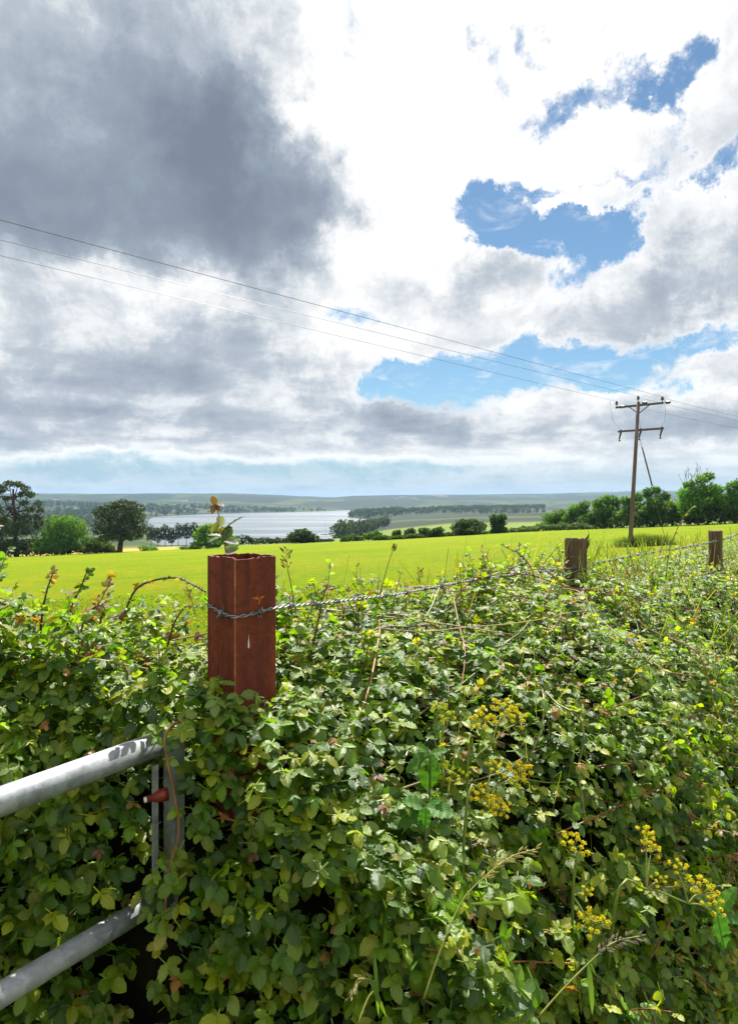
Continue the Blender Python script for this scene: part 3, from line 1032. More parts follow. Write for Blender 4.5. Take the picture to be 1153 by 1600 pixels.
def leaflet(L, W, ns=9, nc=5, fold=.22, droop=.18, serr=.06, rng=None, tipw=1.0):
    """one toothed leaflet along +Y, folded along the midrib"""
    s = np.linspace(0, 1, ns)
    c = np.linspace(-1, 1, nc)
    w_ = np.sin(np.pi * np.clip(s, 0, 1) ** .88) ** .62
    w_ = w_ * W * .5
    if ns >= 7:
        tooth = np.where(np.arange(ns) % 2 == 0, 1 + serr, 1 - serr)
        tooth[0] = tooth[-1] = 1
        w_ = w_ * tooth
    S, C = np.meshgrid(s, c, indexing='ij')
    x = C * w_[:, None]
    y = S * L + (-.02 * L * np.abs(C) if ns >= 7 else 0)
    z = fold * np.abs(x) - droop * L * S ** 2 + (.05 * W * np.cos(S * 8.5 * np.pi) * np.abs(C) if ns >= 7 else 0)
    v = np.stack([x, y, z], -1).reshape(-1, 3)
    uv = np.stack([C * .5 + .5, S], -1).reshape(-1, 2)
    q = [(i * nc + j, i * nc + j + 1, (i + 1) * nc + j + 1, (i + 1) * nc + j) for i in range(ns - 1) for j in range(nc - 1)]
    return v, np.array(q), uv


def compound(rng, n=3, near=True, L=.0305):
    vs_, qs, us, ids = [], [], [], []
    k = 0
    angs = [0, 1, -1] if n == 3 else [0, 1, -1, 1, -1]
    pet = .35 * L
    for i in range(n):
        sc = 1.0 if i == 0 else (.82 if i < 3 else .62)
        LL_ = L * sc * rng.uniform(.9, 1.1)
        v, q, uv = leaflet(LL_, LL_ * rng.uniform(.60, .74), *((9, 5) if near else (4, 3)), fold=rng.uniform(.05, .42), droop=rng.uniform(.05, .32))
        a = angs[i] * rng.uniform(1.0, 1.35) if i < 3 else angs[i] * rng.uniform(1.7, 2.1)
        roll = rng.normal(0, .22) + (.25 * angs[i])
        cr_, sr = math.cos(roll), math.sin(roll)
        v = np.c_[v[:, 0] * cr_ + v[:, 2] * sr, v[:, 1], -v[:, 0] * sr + v[:, 2] * cr_]
        pit = rng.normal(-.12, .2)
        cp, spn = math.cos(pit), math.sin(pit)
        v = np.c_[v[:, 0], v[:, 1] * cp - v[:, 2] * spn, v[:, 1] * spn + v[:, 2] * cp]
        ca, sa = math.cos(-a), math.sin(-a)
        v = np.c_[v[:, 0] * ca - v[:, 1] * sa, v[:, 0] * sa + v[:, 1] * ca, v[:, 2]]
        v = v + np.array([0, pet + (L * .22 if i == 0 else 0), 0])
        vs_.append(v)
        qs.append(q + k)
        us.append(uv)
        ids.append(np.full(len(v), i))
        k += len(v)
    # petiole, a thin strip
    pv = np.array([(-.0012, -.3 * L, -.004), (.0012, -.3 * L, -.004), (.0012, pet + L * .22, 0), (-.0012, pet + L * .22, 0)])
    vs_.append(pv)
    qs.append(np.array([(0, 1, 2, 3)]) + k)
    us.append(np.full((4, 2), .5))
    ids.append(np.full(4, 9))
    return np.concatenate(vs_), np.concatenate(qs), np.concatenate(us), np.concatenate(ids)


_lr = np.random.default_rng(3)
T_NEAR = [compound(_lr, 3 if i < 8 else 5, True) for i in range(12)]
T_FAR = [compound(_lr, 3, False) for i in range(8)]

GREENS = np.array([(.118, .215, .003), (.170, .255, .003), (.066, .145, .004), (.270, .305, .005), (.036, .094, .003), (.135, .195, .006)])
FRESH = np.array([(.20, .27, .030), (.26, .25, .030), (.15, .23, .025)])
RUSSET = np.array([(.30, .13, .025), (.22, .075, .025), (.34, .20, .04), (.16, .07, .03)])


def pick_colour(rng, fresh=.07, russ=.035):
    r = rng.random()
    if r < russ:
        c = RUSSET[rng.integers(len(RUSSET))]
    elif r < russ + fresh:
        c = FRESH[rng.integers(len(FRESH))]
    else:
        c = GREENS[rng.integers(len(GREENS))]
    return c * rng.uniform(.8, 1.25)


class Leaves:
    """gathers compound leaves by template, then writes them in bulk"""

    def __init__(self):
        self.by = {}

    def put(self, key, p, F, N, sc, col):
        self.by.setdefault(key, []).append((p, F, N, sc, col))

    def flush(self, acc, rng, mat=0):
        for (kind, ti), items in self.by.items():
            v, q, uv, ids = (T_NEAR if kind == 'n' else T_FAR)[ti]
            Pp = np.array([i[0] for i in items])
            F = unit(np.array([i[1] for i in items]))
            N = np.array([i[2] for i in items])
            N = unit(N - F * (N * F).sum(1, keepdims=True))
            X = np.cross(F, N)
            sc = np.array([i[3] for i in items])
            cl = np.array([i[4] for i in items])
            k, m = len(items), len(v)
            w_ = (v[None, :, 0:1] * X[:, None] + v[None, :, 1:2] * F[:, None] + v[None, :, 2:3] * N[:, None]) * sc[:, None, None] + Pp[:, None]
            lv = rng.uniform(.82, 1.2, (k, 10, 1)) * np.array([1, 1, 1])
            cc = cl[:, None, :] * lv[:, ids]
            qq = (q[None] + (np.arange(k) * m)[:, None, None]).reshape(-1, 4)
            acc.add(w_.reshape(-1, 3), qq, col=cc.reshape(-1, 3), uv=np.tile(uv, (k, 1)), mat=mat)


CAMV = Vector((0, 0, EYE))
lv = Leaves()
lrng = np.random.default_rng(5)


def orient(nrm, rng, upw=.75, rnd_=.55, hang=.35):
    N = np.array(nrm) * .55 + np.array([0, 0, upw]) + rng.normal(0, rnd_, 3) * .8
    N = N / np.linalg.norm(N)
    out = np.array(nrm) * np.array([1, 1, .3])
    F = rng.normal(0, 1, 3) * .8 + out * .9 + np.array([0, 0, -hang])
    F = F - N * F.dot(N)
    return F / np.linalg.norm(F), N


def fill(u0, u1, dens, depth_mean=.065, s0=0.0, s1=1.0, near_lim=2.4):
    Lp = (LL if u1 < 0 else LR)
    n_ = int((u1 - u0) * Lp * (s1 - s0) * dens)
    for _ in range(n_):
        u = lrng.uniform(u0, u1)
        s = lrng.uniform(s0, s1)
        S, nr = surf(u, s)
        dist = (S - CAMV).length
        if dist < .62:
            continue
        hole = fbm(u * 5.5, s * 11.0, 20.5, 2)
        front = s > .62
        if hole < -.38 and lrng.random() < (.85 if front else .55):
            continue
        d = -lrng.exponential(depth_mean) + (.03 if lrng.random() < .3 else .0) + (lrng.random() < .06) * lrng.uniform(.02, .09)
        d = max(d, -.24)
        p = S + nr * d
        # room for the post and the gate end
        q = p - P1
        pu, pv = q.dot(TU), q.dot(NV)
        if abs(pu) < .085 and abs(pv) < .085:
            continue
        if pu < -.20 and -.06 < pv < .05 and (abs(p.z - 1.09) < .045 or abs(p.z - .79) < .04):
            continue
        # keep the face of the post open to the road, as it is in the photograph
        ln = Vector((p.x, p.y)).length
        pxp = CX + FPX * p.x / max(p.y, .05)
        pyp = HY - FPX * (p.z - EYE) / max(p.y, .05)
        if pv > .02 and p.y < 1.46 and 318 < pxp < 440 and pyp < np.interp(pxp, [318, 335, 360, 400, 420, 440], [985, 1030, 1078, 1090, 1072, 1040]):
            continue
        if pv > -.02 and pxp < 296 and p.y < 1.40 and lrng.random() < (1.0 if pxp < 236 or pyp < 1335 else .35) and pu < -.14:
            continue
        F, N = orient(nr, lrng, upw=1.05 if nr.z > .6 else .55, rnd_=.36 if nr.z > .6 else .5, hang=.25 if nr.z > .6 else .6)
        near = dist < near_lim
        sc = lrng.choice([.62, .8, .95, 1.05, 1.18], p=[.12, .23, .3, .23, .12]) * (1.0 if near else 1.0)
        tip = d > .015
        col = pick_colour(lrng, fresh=.20 if tip else .09, russ=.09 if tip else .03)
        if tip and lrng.random() < .3:
            sc *= .6
        if col[0] > col[1]:
            sc *= .6
        lv.put(('n', int(lrng.integers(len(T_NEAR)))) if near else ('f', int(lrng.integers(len(T_FAR)))), np.array(p), F, N, sc, col)


fill(-1.9, -.25, 2500)
fill(-.42, .06, 3200, .06, .5)
fill(-.25, .5, 3000)
fill(.5, 2.2, 2700)
fill(2.2, 4.5, 1900, .045)
fill(4.5, 8.0, 1100, .04)
fill(8.0, 13.0, 520, .03, .05, .8)
# young shoots: a stem tip with leaves shrinking to a yellow or russet star
for _ in range(7200):                                      # airy growth standing above the field side at the left
    u = lrng.uniform(-1.5, .5)
    s = lrng.uniform(.14, .56 if u < -.1 else .42)
    if fbm(u * 6.0, s * 9.0, 33.3, 3) < -.02:
        continue
    S, nr = surf(u, s)
    tall = .05 + .16 * max(0.0, .5 + fbm(u * 3.0, s * 3.0, 40.1, 2))
    p = S + Vector((0, 0, lrng.uniform(0, 1) ** 1.3 * tall))
    F, N = orient((0, 0, 1), lrng, upw=.9, rnd_=.55, hang=.2)
    lv.put(('n', int(lrng.integers(len(T_NEAR)))), np.array(p), F, N, lrng.uniform(.6, 1.05), pick_colour(lrng, .16, .05))
st = Acc()


def shoot(p, dirv, L, n, tipcol):
    dirv = Vector(dirv).normalized()
    side = dirv.orthogonal().normalized()
    pts = curve_pts([p, p + dirv * L * .5 + Vector((0, 0, .02 * L)), p + dirv * L + Vector((0, 0, -.06 * L))], 8)
    cc = (.17, .15, .035) if lrng.random() < .6 else (.22, .07, .035)
    st.tube(pts, list(np.linspace(.0022, .0011, len(pts))), 5, col=cc)
    for i in range(n):
        t = (i + 1) / n
        q = pts[min(len(pts) - 1, int(t * (len(pts) - 1)))]
        a = i * 2.4
        sd_ = (side * math.cos(a) + dirv.cross(side) * math.sin(a))
        F = np.array(sd_ * .8 + dirv * (.5 + t * .5))
        N = np.array(Vector((0, 0, 1)) + dirv * .3 + sd_ * .2) + lrng.normal(0, .25, 3)
        col = np.array(tipcol) if t > .62 else pick_colour(lrng, .25, .03)
        lv.put(('n', int(lrng.integers(len(T_NEAR)))), np.array(q), F / np.linalg.norm(F), N / np.linalg.norm(N), (1.15 - .62 * t) * lrng.uniform(.8, 1.1), col * lrng.uniform(.85, 1.15))


for _ in range(480):
    u = lrng.uniform(-.9, 3.2) if _ < 300 else lrng.uniform(1.5, 8.0)
    s = lrng.uniform(.25, .93)
    S, nr = surf(u, s)
    q = S - P1
    if (S - CAMV).length < .72 or (abs(q.dot(TU)) < .2 and s < .75):
        continue
    if q.dot(TU) < -.06 and S.z > .62 and q.dot(NV) > -.2:
        continue
    dv = Vector(nr) * .8 + Vector(lrng.normal(0, .6, 3)) + Vector((0, 0, .35))
    tc_ = [(.30, .32, .035), (.34, .28, .03), (.28, .16, .035), (.22, .30, .03)][int(lrng.integers(4))]
    shoot(S - nr * .05, dv, lrng.uniform(.08, .20), int(lrng.integers(4, 8)), tc_)
for _ in range(520):                                       # upright leafy shoots along the field side
    left = _ < 330
    u = lrng.uniform(-1.3, -.12) if left else lrng.uniform(.12, 3.6)
    S, nr = surf(u, lrng.uniform(.16, .52) if left else lrng.uniform(.12, .48))
    tc_ = [(.26, .30, .035), (.10, .19, .02), (.22, .15, .04), (.20, .28, .03)][int(lrng.integers(4))]
    shoot(S - Vector((0, 0, .04)), (lrng.normal(0, .3), lrng.normal(0, .25), 1), lrng.uniform(.10, .32) if left else lrng.uniform(.08, .22), int(lrng.integers(8, 15)), tc_)
# canes running over and through the thicket
for i in range(420):
    u = lrng.uniform(-1.6, 8.5) if i > 150 else lrng.uniform(-1.2, 2.8)
    s = lrng.uniform(.12, .92)
    L = lrng.uniform(.35, 1.3) * (.45 if s > .55 else 1.0)
    sg = lrng.choice([-1, 1])
    ds = lrng.normal(0, .16) * (.5 if s > .55 else 1.0)
    o0 = lrng.uniform(-.06, .03)
    pts = []
    for k in range(7):
        t = k / 6
        S, nr = surf(u + sg * L * t, min(.97, max(.05, s + ds * t)))
        pts.append(S + nr * (o0 - (.03 if s > .55 else 0) + .03 * math.sin(t * 3.1) * lrng.uniform(.3, 1.2)))
    bad = any(abs((p - P1).dot(TU)) < .11 and abs((p - P1).dot(NV)) < .14 for p in pts) or any((p - P1).dot(TU) < -.1 and (p - P1).dot(NV) > -.10 and p.z > .7 for p in pts)
    if bad:
        continue
    cc = [(.20, .05, .022), (.28, .12, .03), (.12, .035, .02), (.26, .19, .07), (.13, .15, .03)][int(lrng.integers(5))]
    st.tube(curve_pts(pts, 18), list(np.linspace(.0042, .0018, 19)) if False else .0021 * lrng.uniform(.7, 1.4), 5, col=np.array(cc) * lrng.uniform(.8, 1.3))
acc = Acc()
lv.flush(acc, lrng, 0)
acc2 = st
# stems share the thicket's mesh as its second material
off = acc.n
acc.v += acc2.v
acc.c += acc2.c
acc.u += acc2.u
acc.q += [q + off for q in acc2.q]
acc.t += [t + off for t in acc2.t]
acc.qm += [np.ones(len(q), np.int32) for q in acc2.q]
acc.tm += [np.ones(len(t), np.int32) for t in acc2.t]
acc.n += acc2.n
thicket = acc.build('bramble_thicket', [M_BRAMBLE, M_CANE], smooth=True)
tag(thicket, 'dense bramble thicket smothering the fence and gate', 'brambles', kind='stuff')

# dark bank added inside the brambles to block light and blacken the gaps
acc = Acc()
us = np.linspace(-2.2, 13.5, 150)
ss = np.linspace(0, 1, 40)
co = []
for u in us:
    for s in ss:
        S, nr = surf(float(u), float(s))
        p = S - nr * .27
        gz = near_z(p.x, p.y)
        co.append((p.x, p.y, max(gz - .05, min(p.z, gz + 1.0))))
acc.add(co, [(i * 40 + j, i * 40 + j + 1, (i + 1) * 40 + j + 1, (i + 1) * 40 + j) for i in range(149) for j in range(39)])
bank = acc.build('occluder_bank', M_SHADE_EARTH)
tag(bank, kind='structure')

# ================================================================== FENCE, GATE AND PLANTS
# ---- rusted steel post
PD = 1.45
post_x = (378.5 - CX) / FPX * PD
pz = near_z(post_x, PD)
root = thing('steel_post', 'square rusted steel gatepost with ragged open top standing in the brambles', 'post', (P1.x, P1.y, pz))
PS, PT = .104, .006
PANG = R(45.0)
TOPZ = EYE - 88 / FPX * PD


def post_w(lx, ly, z):
    ca, sa = math.cos(PANG), math.sin(PANG)
    return Vector((P1.x + lx * ca - ly * sa, P1.y + lx * sa + ly * ca, z))


a = Acc()
ring = []
hw = PS / 2
npts = 14
corners = [(-hw, -hw), (hw, -hw), (hw, hw), (-hw, hw)]
CH = .0022
prr = random.Random(4)
for c in range(4):
    x0, y0 = corners[c]
    x1, y1 = corners[(c + 1) % 4]
    for k in range(npts):
        t = CH / PS + (1 - 2 * CH / PS) * k / (npts - 1)
        ring.append((x0 + (x1 - x0) * t, y0 + (y1 - y0) * t, c, t))
rag = []
for (lx, ly, c, t) in ring:
    dz = prr.uniform(-.0016, .0012)
    if c == 0 and .02 < t < .5:
        dz -= .0022
    if c == 0 and .5 < t < .6:
        dz -= .005
    if c == 3 and .45 < t < .9:
        dz += .0012
    rag.append(TOPZ + dz)
N_ = len(ring)
zs = [pz - .25, pz + .4, pz + .8, TOPZ - .2, TOPZ - .02]
vv = []
for z in zs:
    vv += [tuple(post_w(lx, ly, z)) for (lx, ly, c, t) in ring]
vv += [tuple(post_w(lx, ly, rag[i])) for i, (lx, ly, c, t) in enumerate(ring)]
sc_ = (hw - PT) / hw
vv += [tuple(post_w(lx * sc_, ly * sc_, rag[i])) for i, (lx, ly, c, t) in enumerate(ring)]
vv += [tuple(post_w(lx * sc_, ly * sc_, TOPZ - .3)) for i, (lx, ly, c, t) in enumerate(ring)]
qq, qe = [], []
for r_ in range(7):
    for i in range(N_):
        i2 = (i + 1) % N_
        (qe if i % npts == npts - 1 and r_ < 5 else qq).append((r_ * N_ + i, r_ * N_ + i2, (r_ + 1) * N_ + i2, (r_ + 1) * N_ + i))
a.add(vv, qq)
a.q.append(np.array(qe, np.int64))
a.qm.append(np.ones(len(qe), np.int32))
part(a, 'post_body', [M_RUST, plain("rust_edge_highlight", (0.30, 0.10, 0.04), .6, .4, 0, .5, 60)], root, smooth=False)  # lighter orange chamfers paint an edge highlight onto the corners
a = Acc()
a.box(post_w(0, 0, TOPZ - .05), (PS - 2.2 * PT, PS - 2.2 * PT, .02), Matrix.Rotation(PANG, 3, 'Z'))
part(a, 'soil_fill', M_SHADE_EARTH, root, smooth=False)


def splat(outline, z_off, mat, name, cx, cz, sx, sz):
    """thin raised mark on the road-facing right side of the post"""
    a_ = Acc()
    n_ = len(outline)
    pts = [tuple(post_w(cx + x * sx, -hw - .0008 - z_off, cz + y * sz)) for x, y in outline]
    pts.append(tuple(post_w(cx, -hw - .0016 - z_off, cz)))
    a_.add(pts, None, [(i, (i + 1) % n_, n_) for i in range(n_)])
    return part(a_, name, mat, root)


M_DROP = plain("bird_dropping", (0.72, 0.71, 0.68), .7, .2, 0, .15)
M_ORANGE = plain("fresh_rust", (0.40, 0.105, 0.020), .85, .1, 0, .45, 120)
zc = EYE - (1000 - HY) / FPX * (PD - .04)
splat([(0, 1.2), (-.12, .5), (-.35, -.2), (-.5, -.75), (-.3, -1.1), (.2, -1.15), (.45, -.8), (.3, -.1), (.12, .5)], 0, M_DROP, 'bird_dropping', -.019, zc, .0045, .013)
zc2 = EYE - (938 - HY) / FPX * (PD - .04)
splat([(-1, .55), (-.7, .2), (-.3, .3), (-.05, -.1), (-.15, -1), (.1, -.8), (.25, -.1), (.6, .25), (1, .6), (.5, .7), (.2, .35), (-.2, .65)], 0, M_ORANGE, 'rust_patch', .006, zc2, .017, .011)

# ---- wooden posts


def wood_post(px, ytop, Y, r, label, splinter, seed, lean=(0, 0)):
    rr = random.Random(seed)
    b = Vector(((px - CX) / FPX * Y, Y, 0))
    b.z = near_z(b.x, b.y)
    zt = EYE - (ytop - HY) / FPX * Y
    rt = thing('wooden_post', label, 'post', b, 'wooden fence posts')
    a_ = Acc()
    n_ = 18
    zz = [b.z - .2, b.z + .5, b.z + .9, zt - .06, zt - .008, zt]
    rg = [1.04, 1.02, 1.0, 1.0, 1.0, .93]
    lob = [1 + .05 * math.sin(3 * 2 * math.pi * k / n_ + seed) + rr.uniform(-.03, .03) for k in range(n_)]
    co = []
    for z, g in zip(zz, rg):
        for k in range(n_):
            th = 2 * math.pi * k / n_
            co.append((b.x + r * g * lob[k] * math.cos(th) + lean[0] * (z - b.z), b.y + r * g * lob[k] * math.sin(th) + lean[1] * (z - b.z), z + (rr.uniform(-.004, .004) if g < 1 else 0)))
    q = [(i * n_ + k, i * n_ + (k + 1) % n_, (i + 1) * n_ + (k + 1) % n_, (i + 1) * n_ + k) for i in range(5) for k in range(n_)]
    co.append((b.x + lean[0] * (zt - b.z), b.y + lean[1] * (zt - b.z), zt - .004))
    a_.add(co, q, [(5 * n_ + k, 5 * n_ + (k + 1) % n_, 6 * n_) for k in range(n_)])
    part(a_, 'post_body', M_WOOD, rt, smooth=False)
    if splinter:
        a_ = Acc()
        for k in range(6):
            z0 = zt - rr.uniform(.03, .075)
            x0 = b.x + r * .86
            y0 = b.y - r * .45 + rr.uniform(0, .04)
            a_.add([(x0, y0, z0), (x0 + .008, y0 + .006, z0 - .012), (x0 + rr.uniform(.02, .046), y0 + .004, z0 + rr.uniform(.045, .085)), (x0 - .004, y0 + .01, z0 + .02)], None, [(0, 1, 2), (1, 3, 2), (3, 0, 2), (0, 3, 1)])
        part(a_, 'splinter', M_WOOD, rt, smooth=False)
    return b, zt


w2, zt2 = wood_post(896, 841, 3.2, .050, 'weathered round wooden fence post with a split splintered top', True, 3, (.004, 0))
w3, zt3 = wood_post(1117, 829, 5.3, .050, 'weathered round wooden fence post farther off near the right edge', False, 9)
w4, zt4 = wood_post(1168, 812, 7.7, .050, 'farthest wooden fence post just past the right edge', False, 14)

# ---- barbed wire


def twisted(acc_, pts, r=.0018, tw=.0022, pitch=.045):
    pts = curve_pts(pts, max(40, int(sum((Vector(pts[i + 1]) - Vector(pts[i])).length for i in range(len(pts) - 1)) / .011)))
    ln = [0]
    for i in range(1, len(pts)):
        ln.append(ln[-1] + (pts[i] - pts[i - 1]).length)
    for ph in (0, math.pi):
        out = []
        for i, p in enumerate(pts):
            d = (pts[min(i + 1, len(pts) - 1)] - pts[max(i - 1, 0)]).normalized()
            s = d.cross(Vector((0, 0, 1))).normalized()
            u_ = s.cross(d)
            th = ln[i] / pitch * 2 * math.pi + ph
            out.append(p + (s * math.cos(th) + u_ * math.sin(th)) * tw)
        acc_.tube(out, r, 5)
    return pts, ln


def barb(p, d, rr, s=.016):
    a_ = Acc()
    d = d.normalized()
    x = d.orthogonal().normalized()
    y = d.cross(x)
    for k in range(2):
        th = rr.uniform(0, 6.28)
        coil = []
        for i in range(13):
            t = th + i / 12 * 2 * math.pi * 1.25
            coil.append(p + d * (k * .006 - .006 + i * .0006) + (x * math.cos(t) + y * math.sin(t)) * .0052)
        e0 = coil[0] + (coil[0] - coil[1]).normalized() * s - d * .003
        e1 = coil[-1] + (coil[-1] - coil[-2]).normalized() * s + d * .003
        a_.tube([e0] + coil + [e1], [.0004] + [.0016] * 13 + [.0004], 5)
    return a_


def barbed(label, pts, cat='barbed wire', step=.11, wrap=None, seed=1, first=.06):
    rr = random.Random(seed)
    rt = thing('barbed_wire', label, cat, pts[0])
    a_ = Acc()
    pp, ln = twisted(a_, pts)
    part(a_, 'wire_strand', M_WIRE, rt)
    nxt = first
    made = 0
    for i in range(1, len(pp) - 1):
        if ln[i] >= nxt and made < 95:
            part(barb(pp[i], pp[i + 1] - pp[i - 1], rr), 'barb', M_WIRE, rt)
            nxt = ln[i] + step * rr.uniform(.85, 1.15)
            made += 1
    return rt


def on_post(lx, ly, ypx, depth):
    z = EYE - (ypx - HY) / FPX * depth
    return post_w(lx, ly, z)


g = .006
c0 = on_post(-hw - g, hw * .9, 945, PD - .02)       # left face, far edge
c1 = on_post(-hw - g, 0, 955, PD - .04)
c2 = on_post(-hw - g * .6, -hw - g * .6, 963, PD - .07)  # near corner
c3 = on_post(0, -hw - g, 957, PD - .04)
c4 = on_post(hw, -hw - g, 950, PD - .01)
e1 = at(520, 940, 1.66)
e2 = at(620, 928, 1.94)
e3 = at(760, 903, 2.50)
f1 = at(880, 888, 3.2) + Vector((0, -.062, 0))
f1 = Vector((w2.x - .015, w2.y - .058, EYE - (887 - HY) / FPX * 3.14))
f2 = at(990, 868, 3.95)
f3 = Vector((w3.x - .01, w3.y - .056, EYE - (845 - HY) / FPX * 5.24))
f4 = Vector((w4.x - .01, w4.y - .056, EYE - (826 - HY) / FPX * 7.6))
barbed('twisted galvanised barbed wire wrapped round the rusted post and strung to the wooden posts', [c0, c1, c2, c3, c4, e1, e2, e3, f1, f2, f3, f4], seed=3)
d0 = on_post(-.02, -hw - g, 1119, PD - .05)
d1 = on_post(hw, -hw - g, 1108, PD - .02)
barbed('lower strand of wire glimpsed under leaves on the rusted post', [on_post(-hw - g, hw * .8, 1112, PD), on_post(-hw - g, -hw - g, 1126, PD - .07), d0, d1, at(520, 1100, 1.70), Vector((w2.x - .015, w2.y - .058, .98)), Vector((w3.x, w3.y - .058, .90))], seed=8, step=.13)

# ---- farm gate
gd = Vector((-.555, -.832, 0))                     # along the gate from its latch end towards the camera's left
G0 = at(262, 1153, 1.315)
groot = thing('farm_gate', 'galvanised tubular steel field gate half swallowed by brambles', 'gate', (G0.x, G0.y, 0))


def rail(zc_, r, L, start=0.0, name='rail'):
    a_ = Acc()
    p0 = Vector((G0.x, G0.y, zc_)) + gd * start
    a_.tube([p0 + gd * (L * k / 8) for k in range(9)], r, 24, cap=True)
    return part(a_, name, M_GALV, groot)


z1 = EYE - (1157 - HY) / FPX * 1.315
z2 = EYE - (1393 - HY) / FPX * 1.325
rail(z1, .0225, 2.9)
rail(z2, .0190, 2.9)
rail(z2 - .255, .0190, 2.9)
rail(z2 - .49, .0190, 2.9)
a = Acc()
gm = Matrix.Rotation(math.atan2(-gd.y, -gd.x), 3, 'Z')
s0 = Vector((G0.x, G0.y, 0)) - gd * .016
a.box((s0.x, s0.y, (z1 + .027 + .12) / 2), (.024, .032, z1 + .027 - .12), gm)
part(a, 'stile', M_GALV, groot, smooth=False)
a = Acc()
s1 = Vector((G0.x, G0.y, 0)) + gd * .024 + Vector((.004, -.026, 0))
a.box((s1.x, s1.y, (z1 - .03 + z2 + .02) / 2), (.011, .005, z1 - .05 - z2), gm)
part(a, 'latch_guard', M_GALV, groot, smooth=False)
a = Acc()
lp = at(252, 1243, 1.27)
ax = Vector((-.86, -.50, -.06)).normalized()
a.tube([lp + ax * k for k in (-.012, 0, .002, .013, .0135, .026)], [.0120, .0120, .0104, .0085, .0072, .0058], 16)
latch = part(a, 'latch_bolt', M_RED, groot)
a = Acc()
a.tube([lp + ax * .0265, lp + ax * .031], [.0053, .0047], 14)
subpart(a, 'bolt_tip', M_WHITE, groot, latch)

# ---- single leaves and canes that stand clear of the thicket
prng = np.random.default_rng(77)


def leaf_at(acc_, p, F, L, W, col, N=(0, 0, 1), fold=.25, droop=.25, ns=9, nc=5):
    v, q, uv = leaflet(L, W, ns, nc, fold, droop)
    F = Vector(F).normalized()
    N = Vector(N)
    N = (N - F * N.dot(F))
    N = N.normalized() if N.length > 1e-4 else F.orthogonal().normalized()
    X = F.cross(N)
    w_ = v[:, 0:1] * np.array(X) + v[:, 1:2] * np.array(F) + v[:, 2:3] * np.array(N) + np.array(p)
    acc_.add(w_, q, col=np.array(col) * prng.uniform(.85, 1.15), uv=uv)


def px_curve(pl):
    return [at(*p) for p in pl]


# sprig growing out of the post
sp0 = px_curve([(357, 900, 1.45), (353, 862, 1.45), (350, 842, 1.45), (346, 820, 1.45), (341, 802, 1.45), (337, 788, 1.45)])
srt = thing('bramble_sprig', 'thin bramble sprig with russet tip leaves sprouting from the rusted post top', 'sprig', sp0[0])
a = Acc()
a.tube(curve_pts(sp0, 15), list(np.linspace(.0021, .0011, 16)), 6, col=(.20, .085, .035))
part(a, 'stem', M_CANE, srt)
BR = (.105, .045, .018)
SIL = (.17, .21, .13)
for (px, py, tx, ty, wd, colr, nn_) in [(337, 788, 332, 776, .62, BR, (.2, -1, .2)), (338, 787, 350, 790, .5, (.15, .085, .05), (0, -.4, 1)), (337, 788, 331, 802, .55, BR, (-.2, -1, .1)), (339, 789, 343, 798, .5, (.13, .05, .02), (0, -1, .3)),
                                        (345, 814, 323, 809, .34, (.20, .22, .10), (0, -.15, 1)), (345, 816, 329, 831, .45, (.18, .17, .03), (-.4, -1, .2)), (343, 806, 347, 822, .6, (.26, .26, .18), (.2, -.6, .8)),
                                        (352, 826, 379, 804, .32, (.06, .075, .02), (-.3, -.2, 1)), (350, 826, 361, 838, .95, (.035, .065, .022), (.3, -1, -.1)), (351, 838, 362, 828, .6, (.16, .2, .06), (.2, -.7, .7)),
                                        (350, 838, 325, 845, .42, SIL, (0, -.2, 1)), (350, 838, 326, 834, .4, SIL, (0, -.25, 1)), (351, 845, 372, 848, .5, (.08, .12, .05), (0, -.5, .8)), (353, 860, 371, 856, .95, (.17, .22, .16), (0, -.75, .65)), (352, 832, 342, 828, .7, (.2, .15, .03), (0, -1, .4))]:
    p, e = at(px, py, 1.45), at(tx, ty, 1.44)
    a = Acc()
    L = (e - p).length * 1.06
    leaf_at(a, p, e - p, L, L * wd * 1.15, colr, nn_, .3, .12)
    part(a, 'leaf', M_BRAMBLE, srt)


